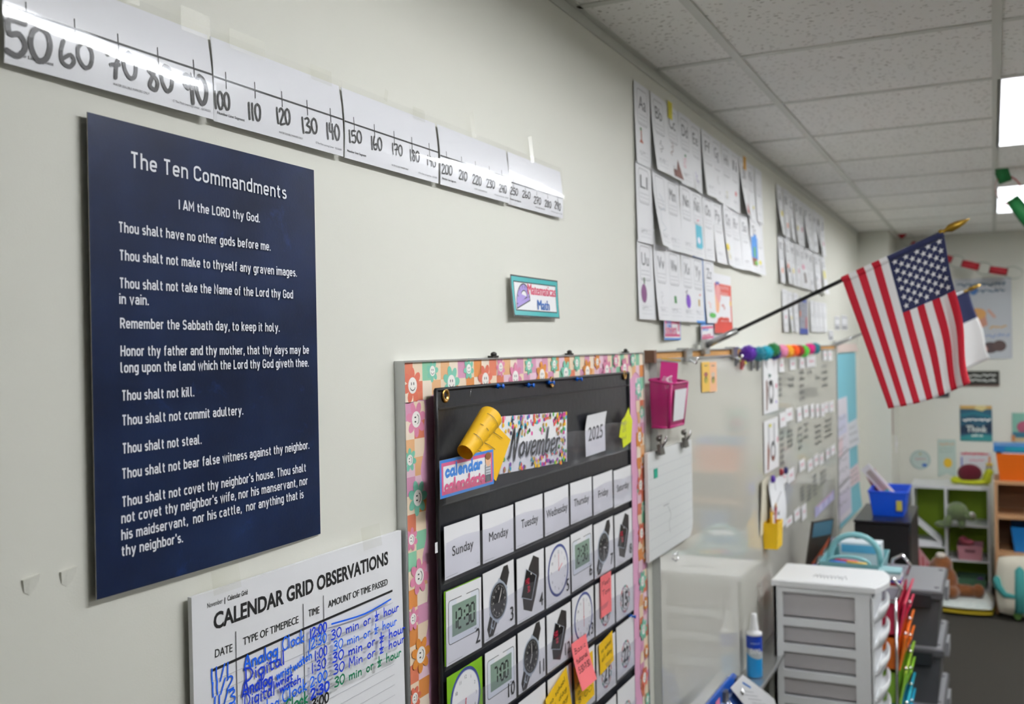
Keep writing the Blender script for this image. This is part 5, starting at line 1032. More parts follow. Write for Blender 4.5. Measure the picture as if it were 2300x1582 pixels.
# ------------------------------------------------------------------ white drawer tower
TX0, TX1, TY0, TY1, TZ = 4.03, 4.345, -.085, -.455, .925
r = empty('drawer_tower', (TX0, TY1, .0), 'white plastic drawer tower with translucent drawers at bottom centre right', 'drawer unit'); dx, dy = TX1-TX0, TY0-TY1
WPL = mat('tower_plastic', '#eceef0', .38); pit, dh, fz = .1035, .068, .036
mb = MB(); ND = 8; top = TZ-.022
for x in (0, dx-.012):
    mb.box((x, 0, .05), (x+.012, .060, top), WPL).box((x, dy-.036, .05), (x+.012, dy, top), WPL)
    for i in range(ND+1):
        z = top-.022-i*pit
        if z > .04: mb.box((x, .060, z-.030 if i else z), (x+.012, dy-.036, z if i else top), WPL)
mb.box((0, dy-.012, .05), (dx, dy, top), WPL)
for i in range(1, ND): z = top-.022-i*pit; mb.box((.012, .01, z-.006), (dx-.012, dy-.012, z-.002), WPL)
mb.build('frame', r)
q = [(-.008, dy+.006), (-.008, -.015)]+[(-.008+(dx+.016)*i/10, -.020-.034*sin(pi*i/10)) for i in range(1, 10)]+[(dx+.008, -.015), (dx+.008, dy+.006)]
mb = MB(); mb.prism(q, top, TZ, WPL, 2); mb.prism([(x*.96+.006, y*.94+.014) for x, y in q], TZ, TZ+.0025, WPL, 2); o = mb.build('top', r)
bv = o.modifiers.new('bevel', 'BEVEL'); bv.width = .004; bv.segments = 2
k = Ink(fn=lambda u, v: (u, v, 0)); 
cont = ['#b9aaa6', '#a58f98', '#5f7f80', '#77767a', '#6d6c6f', '#8a8a8c', '#9a8f8c', '#777']
for i in range(7):
    z1 = top-.024-i*pit; z0 = z1-.094
    if z0 < .03: break
    d = MB(); d.tub((.014, .004, z0), (dx-.014, dy-.016, z1), FROST, .003, .002); dr = d.build('drawer', r)
    f = MB(); V = []; n = 10
    f.box((.0, -.008, z0-.006), (dx, .004, z1+.006), WPL); 
    for j in range(n+1):
        x = dx*(.04+.92*j/n); bul = .042*sin(pi*(.08+.84*j/n))**.6; V += [(x, -.008, z0+.000), (x, -.008-bul*.70, z0+.006), (x, -.008-bul*.98, z0+.036), (x, -.008-bul, z0+.062), (x, -.008-bul*.90, z0+.062), (x, -.008-bul*.72, z0+.030), (x, -.008, z0+.016)]
    f.add(V, [(j*7+c, (j+1)*7+c, (j+1)*7+c+1, j*7+c+1) for j in range(n) for c in range(6)]+[tuple(range(7)), tuple(n*7+c for c in range(6, -1, -1))], WPL, True); f.build('scoop_handle', dr)
    rng = random.Random(i); pm = MB()
    for j in range(4): a = rng.uniform(.02, .10); pm.box((.024, .05+j*.07, z0+.006+.001*j), (dx-.024, .05+j*.07+rng.uniform(.05, .09), z0+.012+rng.uniform(.015, .055)), paint(cont[(i+j) % 8] if j else cont[i], .7))
    tag(pm.build('craft_supplies', None, (TX0, TY1, 0)), 'muted craft supplies seen through the %s drawer of white tower' % ordn(i), 'supplies', kind='stuff')
k = Ink(fn=lambda u, v: (u, v, 0)); rng = random.Random(2)
mb = MB(); 
for j in range(9): a = .10+j*.014; mb.tube([(.07+.02*rng.random(), a, TZ+.0034-0), (.13+.02*rng.random(), a+.012, TZ+.0034), (.10, a+.018, TZ+.0034)], .0008, PENCIL, 4)
mb.build('handwritten_name', r)

# spray bottle on the marker tray
bz = WZ0+.011; bxx, byy = 3.745, -.068
r = empty('spray_bottle', (bxx, byy, bz), 'blue labelled whiteboard cleaner bottle with a white cap on the tray', 'bottle')
BB = mat('bottle_blue', '#1f8fd0', .3)
MB().lathe([(.026, 0), (.029, .004), (.029, .040), (.029, .125), (.029, .152), (.027, .160), (.014, .166)], BB, n=24).build('bottle_body', r)
lb = MB(); n = 28
def ringband(z0f, z1f, m, R=.0294):
    V = [];
    for j in range(n+1): a = 2*pi*j/n; V += [(R*cos(a), R*sin(a), z0f(a)), (R*cos(a), R*sin(a), z1f(a))]
    lb.add(V, [(2*j, 2*j+2, 2*j+3, 2*j+1) for j in range(n)], m, True)
sw = lambda a: .085+.014*sin(a+.6); sw2 = lambda a: .104+.007*sin(a-.4)
ringband(lambda a: sw2(a), lambda a: .156, paint('#153fae', .3)); ringband(sw, sw2, paint('#b9bfc2', .3)); lb.build('label', r)
lt_ = MB(); R = .0298
vs, fs, W0 = glyphs('EXPO', .02); ky = .017/CAP
lt_.add([(R*cos(-3.45+(x/W0)*1.35), R*sin(-3.45+(x/W0)*1.35), .0925+y*ky) for x, y in vs], fs, paint('#f4f5f6', .4)); 
vs, fs, W0 = glyphs('WHITEBOARD CARE', .01); lt_.add([(R*cos(-3.4+(x/W0)*1.2), R*sin(-3.4+(x/W0)*1.2), .128+y*.004/CAP) for x, y in vs], fs, paint('#d6e2f4', .4)); lt_.build('lettering', r)
MB().lathe([(.029, .156), (.0295, .160), (.0295, .166), (.017, .172), (.0165, .180), (.0135, .200), (.012, .214), (.0112, .232), (.009, .236), (.002, .237)], WHITEP, n=24).build('spray_cap', r)
# blue chart pack clipped to the tray
BK = paint('#1559bd', .35)
def by_px(name, pts, y, m, label, cat, th, bend=None):
    q = [at(px, py, 1, y) for px, py in pts]; X0 = min(p.x for p in q); Z0 = min(p.z for p in q); W0 = max(p.x for p in q)-X0; H0 = max(p.z for p in q)-Z0
    return Sheet(name, (X0, y, Z0), W0, H0, m, outline=[(p.x-X0, p.z-Z0) for p in q], th=th, label=label, cat=cat)
s = by_px('blue_folder', [(1570, 1606), (1698, 1606), (1684, 1540), (1649, 1513)], -.150, BK, 'blue cardboard pack with two binder clips in front of the marker tray', 'folder', .006)
k = s.ink(); a = s.px(1615, 1590); b = s.px(1650, 1545); k.scribble(a[0], a[1], b[0], b[1], 3, .006, paint('#b8d0f0'), 3); a = s.px(1603, 1584); k.rect(a[0], a[1]-.02, a[0]+.05, a[1]+.008, paint('#f08ab0')); k.build('printed_front')
for q in ((1653, 1536), (1626, 1567)):
    u, v = s.px(*q); m = MB(); m.prism([(u-.022, v-.010), (u+.022, v-.010), (u+.016, v+.020), (u-.016, v+.020)], -.010, .012, mat('steel_clip', '#77777a', .35, metal=.8), 1); m.tube([(u-.012, -.010, v-.01), (u-.004, -.022, v-.030), (u+.010, -.022, v-.030), (u+.012, -.010, v-.01)], .003, CHROME, 6); m.build('binder_clip', s.o)
s = by_px('note_card', [(1690, 1606), (1752, 1606), (1738, 1570), (1702, 1541), (1669, 1516), (1641, 1546)], -.166, PAPER, 'white note card clipped in front of the blue cardboard pack', 'card', .001)
k = s.ink(); a = s.px(1668, 1534); b = s.px(1686, 1545); k.stroke([a, b], .006, BLU)
for i in range(4): k.stroke([s.px(1662+9*i, 1552+9*i), s.px(1692+9*i, 1556+9*i)], .0014, GREY)
k.build('printed_front')
s = by_px('plastic_sleeve', [(1565, 1606), (1590, 1606), (1642, 1524), (1634, 1518)], -.142, film('sleeve_plastic', '#eceef2', .2, .22), 'clear plastic sleeve behind the blue cardboard pack', 'sleeve', .003)

# ------------------------------------------------------------------ rainbow drawer cart behind the tower
KX0, KX1, KY0, KY1 = 4.42, 4.92, -.13, -.52
r = empty('drawer_cart', (KX0, KY1, 0), 'chrome framed cart of rainbow drawers behind white tower', 'drawer cart'); kx, ky = KX1-KX0, KY0-KY1
mb = MB()
for x in (.004, kx/2, kx-.004):
    for y in (.01, ky-.01): mb.tube([(x, y, .06), (x, y, .80)], .007, CHROME, 8)
for z in (.07, .78):
    for y in (.01, ky-.01): mb.tube([(0, y, z), (kx, y, z)], .006, CHROME, 8)
    for x in (.004, kx-.004): mb.tube([(x, .01, z), (x, ky-.01, z)], .006, CHROME, 8)
mb.build('chrome_frame', r)
for x in (.004, kx-.004):
    mb = MB(); mb.tube([(x, .005, .79), (x, -.012, .84), (x, .02, .882), (x, .06, .86), (x, .08, .79)], .008, CHROME, 8); mb.build('push_handle', r)
mb = MB(); mb.tub((.01, .0, .786), (kx-.01, ky, .835), mat('clear_tray', '#cfcdda', .2, alpha=.5), .004); mb.build('top_tray', r)
DC = ['#d02a50', '#d02a50', '#f07a1c', '#f07a1c', '#94c83a', '#94c83a', '#2fb4d4', '#2fb4d4', '#5a55b0', '#5a55b0']
for col, (xa, xb, ph, cs) in enumerate(((.008, kx/2-.006, .1445, DC[::2]), (kx/2+.006, kx-.008, .0722, DC))):
    for i, c in enumerate(cs):
        z1 = .778-i*ph; m = mat('drawer_'+c[1:], c, .3); m2 = mat('drawer_body_'+c[1:], c, .35, alpha=.85)
        z0 = z1-ph+.008; d = MB(); d.tub((xa, .0, z0), (xb, ky-.02, z1-.006), m2, .004, .003); dr = d.build('drawer', r)
        f = MB(); f.add([(xa-.003, -.004, z0), (xb+.003, -.004, z0), (xb+.003, -.030, z1), (xa-.003, -.030, z1), (xa-.003, .004, z0), (xb+.003, .004, z0), (xb+.003, -.020, z1), (xa-.003, -.020, z1)], [(0, 1, 2, 3), (7, 6, 5, 4), (0, 3, 7, 4), (1, 5, 6, 2), (3, 2, 6, 7), (0, 4, 5, 1)], m); f.build('drawer_front', dr)
        MB().ball(((xa+.01), -.024, z0+.008), .0085, CHROME, 10).build('knob', dr)
for x, y in ((.02, .03), (kx-.02, .03), (.02, ky-.03), (kx-.02, ky-.03)): MB().lathe([(.01, .045), (.012, .05), (.012, .068)], DVIN, (x, y, 0)).ball((x, y, .0245), .024, DVIN).build('caster', r)
# teal caddy on the cart
TL_ = mat('teal_plastic', '#86bfc4', .35); cz = .838
r = empty('tool_caddy', (4.50, -.45, cz), 'pale teal handled caddy on top of rainbow cart', 'caddy')
MB().tub((0, 0, 0), (.36, .26, .075), TL_, .012).build('caddy_tray', r)
mb = MB(); mb.tube([(.18, .24, .03)]+[(.18, .13+.105*cos(pi*i/14), .07+.098*sin(pi*i/14)) for i in range(15)]+[(.18, .02, .03)], .013, TL_, 10); mb.build('carry_handle', r)
mb = MB(); mb.tube([(.02, .245, .06)]+[(.02, .14+.09*cos(pi*i/12), .068+.032*sin(pi*i/12)) for i in range(13)]+[(.02, .05, .06)], .007, TL_, 8); mb.build('rim_loop', r)
s = Sheet('card_game_box', (4.78, -.435, cz+.002), .02, .02, CARD, label='x', cat='x'); bpy.data.objects.remove(s.o)
bxm = MB(); bxm.box((0, 0, 0), (.10, .18, .115), paint('#dfe9f0', .4)); bxm.box((-.002, .01, .07), (.102, .17, .105), paint('#5fb2dc', .4)); bxm.box((.015, -.002, .02), (.085, .182, .06), paint('#e9d9e0', .4)); tag(bxm.build('activity_box', None, (4.735, -.425, cz+.006)), 'pale blue and white box inside the teal caddy', 'box')
for i, (x, y, l, c, lab) in enumerate(((4.56, -.40, .10, '#f0c23a', 'yellow marker lying in the teal caddy'), (4.60, -.34, .10, '#e04a6a', 'pink marker lying in the teal caddy'), (4.56, -.30, .09, '#3a7ad0', 'blue marker lying in the teal caddy'))):
    m = MB(); m.tube([(0, 0, 0), (0, l*.6, .004), (0, l*.62, .004), (0, l, .008)], [.008, .008, .0065, .0065], paint(c, .4), 10); tag(m.build('marker', None, (x, y, cz+.060)), lab, 'marker', 'markers in the teal caddy')
# bits on the cart near the wall
r = MB(); [r.box((.0, .0, .012*i), (.10, .09, .012*i+.011), paint(c, .5)) for i, c in enumerate(('#e8e6ea', '#c8403a', '#4a4ab8', '#f2f3f4', '#e9ebee', '#8fb9be'))]; tag(r.build('card_pack', None, (4.43, -.53, .836)), 'stack of coloured card packs at the front of the cart top', 'cards')
for i, (x, y, c, h_, nm) in enumerate(((4.70, -.165, '#20242c', .060, 'dark'), (4.56, -.162, '#2a3a8c', .050, 'navy'))):
    m = MB(); m.ball((0, 0, h_*.5), (.04, .022, h_*.5), paint(c, .6), 12)
    for j in range(6): m.tube([(-.03+.012*j, -.01, h_*.6), (-.01+.012*j, -.02, h_+.03), (.02+.01*j, -.01, h_*.8)], .0022, CHROME, 5)
    tag(m.build('headphones', None, (x, y, .836)), 'bundle of %s corded headphones on the cart beside whiteboard' % nm, 'headphones')
bk = empty('book', (4.80, -.128, .836), 'dark picture book with an orange flame cover leaning on whiteboard', 'book')
MB().box((-.075, -.012, 0), (.075, 0, .215), paint('#332a22', .5)).build('cover', bk, rot=(.18, 0, -.5)); m = MB(); m.add([(-.07, -.0125, .14), (.07, -.0125, .14), (.07, -.0125, .21), (-.07, -.0125, .21)], [(0, 1, 2, 3)], paint('#3f6b80', .4)).add([(-.05, -.0128, .01), (.03, -.0128, .01), (.065, -.0128, .13), (.02, -.0128, .08)], [(0, 1, 2, 3)], paint('#d0603a', .4)).add([(.0, -.0127, .005), (.07, -.0127, .005), (.07, -.0127, .08)], [(0, 1, 2)], paint('#5a7a4a', .4)); m.build('cover_picture', bk, rot=(.18, 0, -.5))
m = MB(); m.tub((-.028, -.04, 0), (.028, .04, .11), film('clear_tub', '#efeef4', .15, .2), .008, .002); tag(m.build('clear_tub', None, (4.892, -.215, .837)), 'clear plastic tub beside the dark picture book', 'tub')

# ------------------------------------------------------------------ grey totes, black fridge, blue basket
TOTE = mat('grey_tote', '#58595c', .45); LID = mat('grey_tote_lid', '#8e8f93', .4)
tt = None
def tote(lab, z, h_):
    r = empty('storage_tote', (5.02, -.665, z), lab, 'storage tote', 'stacked grey totes'); a, b = .56, .43
    MB().tub((.012, .012, 0), (a-.012, b-.012, h_-.022), TOTE, .02).build('tote_body', r)
    l = MB().box((0, 0, h_-.040), (a, b, h_-.006), TOTE).box((.01, .01, h_-.006), (a-.01, b-.01, h_), LID).build('lid', r); bvl = l.modifiers.new('bevel', 'BEVEL'); bvl.width = .005; bvl.segments = 2
    for y in (.10, b-.10): MB().box((-.014, y-.05, h_-.075), (.004, y+.05, h_-.018), mat('latch_black', '#2c2d30', .4)).build('latch', r)
    MB().box((.2, -.014, h_-.085), (.36, .004, h_-.02), LID).build('latch', r)
    for x, y in ((.08, .03), (.48, .03), (.08, b-.03), (.48, b-.03)): MB().lathe([(.012, h_), (.012, h_+.002)], TOTE, (x, y, 0), 10).build('rivet', r)
    return r
tote('bottom grey lidded tote of the stack, on the carpet', 0, .16); tote('middle grey lidded tote of the stack', .1625, .268); tote('topmost grey lidded tote of the stack, behind rainbow cart', .433, .268)
BKF = mat('black_appliance', '#0b0b0d', .4)
r = empty('mini_fridge', (5.70, -.478, 0), 'black mini fridge under the blue basket by the aqua chart', 'fridge')
MB().box((.03, 0, .02), (.62, .285, .885), BKF).box((0, -.003, .885), (.62, .288, .898), mat('black_top', '#15161a', .3)).build('cabinet', r); MB().box((-.012, .003, .03), (.028, .282, .88), BKF).build('door', r)
for x in (.06, .56):
    for y in (.03, .25): MB().lathe([(.015, 0), (.015, .02)], BKF, (x, y, 0), 10).build('foot', r)
BLB = mat('blue_basket_plastic', '#0f52d8', .35)
r = empty('storage_basket', (5.86, -.452, .899), 'bright blue plastic basket on the black mini fridge', 'basket'); m = MB(); m.tub((0, 0, 0), (.32, .200, .135), BLB, .020, .005); m.build('basket_wall', r); m = MB(); m.tube([(0, 0, .135), (.32, 0, .135), (.32, .2, .135), (0, .2, .135), (0, 0, .135)], .006, BLB, 8); m.build('rim', r); MB().box((-.002, .025, .035), (.012, .055, .09), paint('#c7b94a')).build('sticker', r)
tag(MB().box((0, 0, 0), (.22, .14, .05), paint('#d9345c', .5)).build('folder', None, (5.92, -.425, .965), (0, .12, 0)), 'pinkish red folder lying in the blue basket', 'folder')
m = MB(); m.box((0, 0, 0), (.03, .055, .24), paint('#dcdce2', .4)); m.box((-.002, .012, .05), (0, .043, .21), paint('#a89f9c', .4)); m.box((-.003, .012, .02), (-.001, .043, .07), paint('#4fb0a8', .4)); tag(m.build('tablet_case', None, (6.06, -.390, .985), (-.72, 0, 0)), 'white framed case leaning up out of the blue basket', 'case')
m = MB(); m.box((0, 0, 0), (.03, .06, .20), paint('#8c2c44', .5)); tag(m.build('folder', None, (6.125, -.345, .95), (-.45, 0, 0)), 'dark red folder standing behind the white framed case', 'folder')

# ------------------------------------------------------------------ white cubby with green lining
CX = 7.97; y0, y1 = at(2047, 1095, 0, CX).y, at(2223, 1095, 0, CX).y; cz = at(2130, 1092, 0, CX).z; r = empty('cubby_shelf', (CX, y1, 0), 'white cubby shelf with a lime green lining on back wall', 'shelf'); cw_ = y0-y1; cd_ = .34
LM = mat('lime_lining', '#93b31c', .6); WSH = mat('white_laminate', '#e3e5e6', .4); mid = at(2125, 1180, 0, CX).y-y1; tk = .018
m = MB(); m.box((0, 0, 0), (cd_, tk, cz), WSH).box((0, cw_-tk, 0), (cd_, cw_, cz), WSH).box((0, tk, cz-.024), (cd_, cw_-tk, cz), WSH).box((0, tk, .03), (cd_, cw_-tk, .05), WSH).box((0, mid-.009, .05), (cd_, mid+.009, cz-.024), WSH); m.build('carcass', r)
MB().box((cd_-.008, tk, .05), (cd_-.002, cw_-tk, cz-.024), LM).build('back_lining', r)
sh1, sh2 = at(2175, 1181, 0, CX).z, at(2175, 1260, 0, CX).z
for z, a, b in ((sh1, tk, mid-.009), (sh2, tk, mid-.009), (at(2085, 1227, 0, CX).z, mid+.009, cw_-tk)): MB().box((0.004, a, z-.012), (cd_-.01, b, z), WSH).build('shelf_board', r)
lz = at(2085, 1227, 0, CX).z
for i in range(3): m = MB(); m.box((0, 0, 0), (.24, .20-.02*i, .012), PAPER); tag(m.build('book', None, (CX-.05+.02*i, y1+mid+.03, lz+.002+.0135*i), (0, 0, .05*i)), '%s white booklet from bottom of the pile in left cubby' % ordn(i), 'book', 'white booklets in the cubby')
m = MB(); m.box((0, 0, 0), (.20, .014, .27), PAPER); tag(m.build('binder', None, (CX-.03, y1+mid+.035, lz+.045), (-.85, 0, 0)), 'white binder leaning diagonally out of the left cubby', 'binder')
m = MB(); m.prism([(0, 0), (.18, 0), (.18, .25)], 0, .012, paint('#d9a0a4', .6), 0); tag(m.build('pink_pennant', None, (CX-.06, y1+mid+.03, at(2080, 1296, 0, CX-.05).z)), 'pink and red paper pennant in front of the left cubby', 'pennant')
m = MB()
for i in range(4): m.prism([(.16-.03*i, .02), (.145-.03*i, .02), (.155-.03*i, .19-.045*i), (.165-.03*i, .2-.045*i)], -.001, 0, paint('#c2333f', .6), 0)
m.build('red_stripes', bpy.data.objects['pink_pennant'], (0, 0, 0))
# plush toys
def plush(name, parts, m, loc, lab, cat, rot=0, vox=.008):
    mb = MB()
    for c, R in parts: mb.ball(c, R, m, 14)
    o = mb.build(name, None, loc, (0, 0, rot)); rm = o.modifiers.new('fuse', 'REMESH'); rm.mode = 'VOXEL'; rm.voxel_size = vox; rm.use_smooth_shade = True
    sm = o.modifiers.new('soften', 'SMOOTH'); sm.iterations = 4; return tag(o, lab, cat)
GPL = mat('green_plush', '#6f7f55', .95, sheen=.6, noise=(60, '#5c6c46', .2)); q = at(2160, 1150, 0, CX-.06)
o = plush('plush_toy', [((0, 0, 0), (.06, .075, .07)), ((-.02, -.085, -.03), (.04, .045, .035)), ((-.02, .06, -.075), (.03, .03, .05)), ((0, .105, -.10), (.03, .05, .025)), ((0, -.03, -.085), (.03, .03, .04))], GPL, (q.x, q.y+.03, sh1+.06+.05), 'round green plush animal tumbling out of the right cubby', 'plush toy')
for c, rr_, mm in (((-.05, -.10, -.01), .018, FACE), ((-.062, -.103, -.008), .009, BLACK)): MB().ball(c, rr_, mm, 10).build('eye', o)
pk = mat('pink_basket_plastic', '#c98c98', .45); a = at(2150, 1258, 0, CX); b = at(2208, 1228, 0, CX); r = empty('small_basket', (CX+.01, b.y, sh2), 'dusty pink handled basket in the right cubby', 'basket'); wq = a.y-b.y; MB().tub((0, 0, .001), (.22, wq, .105), pk, .01).build('basket_wall', r); MB().box((-.003, wq*.3, .06), (0, wq*.7, .08), paint('#7a4a54')).build('hand_hole', r)
o = plush('stuffed_bow', [((0, 0, 0), (.04, .05, .025)), ((0, .03, .02), (.03, .03, .025))], paint('#b85a68', .9), (CX+.08, b.y+wq*.6, sh2+.12), 'rose coloured cloth heap on top of pink basket', 'cloth', vox=.007)
GB = paint('#4f7a5e', .5); m = MB(); m.tub((0, 0, .0), (.24, .20, .07), GB, .01); tag(m.build('small_basket', None, (CX+.02, y1+.03, .051)), 'green basket at the bottom of the right cubby', 'basket'); tag(MB().ball((0, 0, .03), (.035, .03, .03), paint('#5a3a78', .8), 12).build('soft_ball', None, (CX+.06, y1+.07, .075)), 'small purple ball in the green basket', 'ball')
# snail on the cubby
YG = mat('chartreuse_plush', '#b6bd10', .9, sheen=.4); q = at(2183, 1065, 0, CX+.1); s0 = (CX+.12, q.y, cz)
r = empty('plush_snail', s0, 'chartreuse plush snail with a dark red shell on the cubby', 'plush toy')
bd = MB(); [bd.ball(c, R, YG, 14) for c, R in (((0, .0, .022), (.05, .13, .022)), ((0, -.10, .05), (.035, .035, .05)), ((0, -.115, .095), (.03, .032, .03)), ((0, .11, .03), (.03, .04, .03)))]; o = bd.build('body', r); rm = o.modifiers.new('fuse', 'REMESH'); rm.mode = 'VOXEL'; rm.voxel_size = .009; rm.use_smooth_shade = True
MB().ball((0, .015, .085), (.05, .085, .068), mat('wine_plush', '#5e0b20', .95, sheen=.2), 18).build('shell', r)
for y in (-.10, -.125): MB().tube([(0, y, .12), (-.01, y-.005, .15)], .006, paint('#8a7a3a')).ball((-.01, y-.005, .155), .012, paint('#d9c04a'), 10).build('antenna', r)
# floor cushion and plush dog
q = at(2168, 1360, 2, .03); r = empty('floor_cushion', (7.62, -.69, 0), 'pale floor cushion with a mustard edge on the carpet', 'cushion')
m = MB(); V = []; n = 10
def padmesh(wx, wy, hz, m_, z0=0., mbx=None):
    mb = mbx or MB(); V = []; n = 12
    for sgn in (1, -1):
        for i in range(n+1):
            for j in range(n+1):
                a, b = -1+2*i/n, -1+2*j/n; e = (max(0, 1-a**4)*max(0, 1-b**4))**.5; pin = 1-.10*(a*a*b*b); V.append((a*wx*pin, b*wy*pin, z0+hz*.5+sgn*hz*.5*e))
    N = (n+1)**2
    F = [(i*(n+1)+j, (i+1)*(n+1)+j, (i+1)*(n+1)+j+1, i*(n+1)+j+1) for i in range(n) for j in range(n)]; mb.add(V, F+[tuple(N+x for x in f[::-1]) for f in F], m_, True); return mb
CU_ = mat('pale_cushion', '#c2cdc9', .9, noise=(30, '#dfe4e0', .3)); MU = mat('mustard_cloth', '#b19a1c', .9)
padmesh(.26, .185, .05, CU_, .035).build('cushion_top', r); padmesh(.262, .187, .05, MU).build('mustard_edge', r)
BRP = mat('brown_plush', '#8a5222', .95, sheen=.5, noise=(70, '#6f3d16', .2))
o = plush('plush_dog', [((0, .03, .10), (.075, .080, .11)), ((0, .055, .215), (.075, .072, .072)), ((-.06, .06, .195), (.04, .04, .035)), ((0, .115, .18), (.035, .03, .065)), ((-.07, -.01, .045), (.08, .05, .045)), ((.0, -.09, .045), (.05, .10, .045)), ((-.02, -.175, .055), (.04, .045, .05))], BRP, (7.60, -.60, .078), 'brown plush dog sitting on the pale floor cushion', 'plush toy', vox=.009)
MB().ball((-.02, .06, .285), (.035, .035, .022), paint('#e6ddd0', .9), 10).build('white_tuft', o); MB().ball((-.102, .06, .20), .012, BLACK, 8).build('nose', o)

# ------------------------------------------------------------------ wooden shelf, bins, cactus pillow
OAK = mat('beech_ply', '#c49a72', .5, noise=(12, '#b98a60', .25)); PX = 7.52; py0 = at(2233, 1120, 0, PX).y; pz = at(2260, 1082, 0, PX).z; s1, s2 = at(2270, 1160, 0, PX).z, at(2270, 1243, 0, PX).z
r = empty('wooden_shelf', (PX, py0, 0), 'beech shelf with an orange bin on top at the right edge', 'shelf'); wy = -1.0
MB().box((0, -.022, 0), (.38, 0, pz), OAK).box((0, wy, 0), (.38, wy+.022, pz), OAK).box((0, wy+.022, pz-.022), (.38, -.022, pz), OAK).box((.37, wy+.022, .05), (.378, -.022, pz-.022), mat('dark_ply', '#8a6444', .6)).build('carcass', r)
for z in (s1, s2, .08): MB().box((.002, wy+.022, z-.022), (.37, -.022, z), OAK).build('shelf_board', r)
ORB = mat('orange_bin', '#d9640c', .4); r = empty('storage_bin', (PX+.02, py0-.36, pz+.001), 'orange plastic bin on top of the beech shelf', 'bin'); MB().tub((0, 0, 0), (.30, .345, .185), ORB, .02, .006).build('bin_wall', r)
for i, (z, c, lab, ry) in enumerate(((.150, '#d8d4d8', 'pale board game box lying in the orange bin', .0), (.196, '#1f6fae', 'blue picture box on top of the pale box in orange bin', .04))):
    m = MB(); m.box((0, 0, 0), (.27, .30+.05*i, .042), paint(c, .4)); m.box((-.002, .02, .008), (0, .12, .034), paint('#2a4fc0' if i else '#b04a6a', .4)); m.box((-.002, .16, .008), (0, .28, .034), paint('#1a8a9c' if i else '#8a8ac0', .4)); m.build('x'); o = bpy.data.objects['x']; o.name = 'game_box'; o.location = (PX+.035, py0-.35, pz+z); tag(o, lab, 'box', 'boxes in the orange bin')
r = empty('storage_bin', (PX+.03, py0-.34, s2+.001), 'blue plastic bin on the lower board of beech shelf', 'bin'); MB().tub((0, 0, 0), (.28, .24, .17), mat('azure_bin', '#1773b8', .4), .02, .005).build('bin_wall', r)
q = at(2270, 1310, 0, 7.42)
r = empty('cactus_pillow', (7.44, q.y-.12, 0), 'cream pillow with a teal cactus leaning on beech shelf', 'pillow'); r.rotation_euler = (0, 0, 0)
mb = padmesh(.20, .21, .11, mat('cream_pillow', '#cfc9b8', .9, bump=(90, .3))); o = mb.build('pillow_body', r, (.03, 0, .215), (0, radians(-78), 0))
CT = mat('cactus_teal', '#3d8f8c', .9); k = MB()
def limb(p, rr_): k.tube([(-.064+.21*(b-.215), a+.085, b) for i, (a, b) in enumerate(p)], [x for x in rr_], CT, 10)
limb([(-.02, .06), (-.02, .20), (-.02, .33), (-.02, .36)], (.035, .038, .034, .012)); limb([(-.02, .16), (.07, .17), (.11, .22), (.12, .27), (.12, .29)], (.022, .022, .024, .022, .006)); limb([(-.02, .2), (-.10, .2), (-.12, .26), (-.12, .30)], (.02, .022, .022, .006)); o = k.build('teal_cactus', r, (-.0, 0, .0)); 
for q_ in ((-.02, .06), (.08, .05)): MB().ball((-.072, q_[0], q_[1]), (.015, .03, .04), paint('#7cae5e', .9), 10).build('green_tuft', r)

# ------------------------------------------------------------------ posters on the back wall
def back(name, tl_, br_, col, lab, cat, group=None, off=.006, x=None, **kw):
    X = (x or XB)-off; a = at(*tl_, 0, X); b = at(*br_, 0, X); return Sheet(name, (X, a.y, b.z), a.y-b.y, a.z-b.z, paint(col, kw.pop('rough', .5)), face='back', label=lab, cat=cat, group=group, **kw)
s = back('poster', (2143, 628), (2274, 806), '#bfc3c8', 'large pale grey poster with two painted hands behind the flags', 'poster'); k = s.ink(); w_, h_ = s.w, s.h
k.scribble(w_*.06, h_*.80, w_*.92, h_*.96, 2, .010, paint('#44617e'), 5, .95); k.ell((w_*.34, h_*.86), .03, .04, paint('#3a6aa8')); k.poly([(w_*.26, h_*.44), (w_*.40, h_*.36), (w_*.58, h_*.42), (w_*.54, h_*.56), (w_*.40, h_*.63), (w_*.26, h_*.58)], paint('#c98f78')); k.ell((w_*.40, h_*.56), w_*.16, h_*.07, paint('#d9a05a')); k.ell((w_*.38, h_*.43), .02, .02, paint('#9aa8b8'))
k.stroke([(w_*.6, h_*.60), (w_*.7, h_*.52)], .02, paint('#cf9f8c')); k.scribble(w_*.62, h_*.36, w_*.9, h_*.42, 1, .010, paint('#d0a04a'), 2, 1); k.scribble(w_*.55, h_*.24, w_*.95, h_*.33, 1, .010, paint('#8a9cc4'), 3, 1); k.ell((w_*.62, h_*.14), w_*.14, h_*.07, paint('#4f3f40')); k.ell((w_*.78, h_*.16), w_*.12, h_*.07, paint('#5a4744')); k.ell((w_*.5, h_*.12), w_*.08, h_*.05, paint('#b98a80')); k.build('printed_front')
s = back('sign', (2163, 834), (2245, 867), '#23241c', 'black framed sign with two white lines by the flag corner', 'sign', th=.015, off=.016); k = s.ink(); k.scribble(s.w*.14, s.h*.2, s.w*.9, s.h*.85, 2, .010, paint('#c9cbc6'), 4, .95); k.rect(0, 0, s.w, s.h*.06, paint('#7a4a3a')); k.build('printed_front')
s = back('sign', (2088, 872), (2132, 893), '#3a3f48', 'dark small sign just below the American flag', 'sign', th=.012, off=.013)
s = back('poster', (2156, 911), (2229, 992), '#23576e', 'teal and navy poster with white script on back wall', 'poster'); k = s.ink(); w_, h_ = s.w, s.h
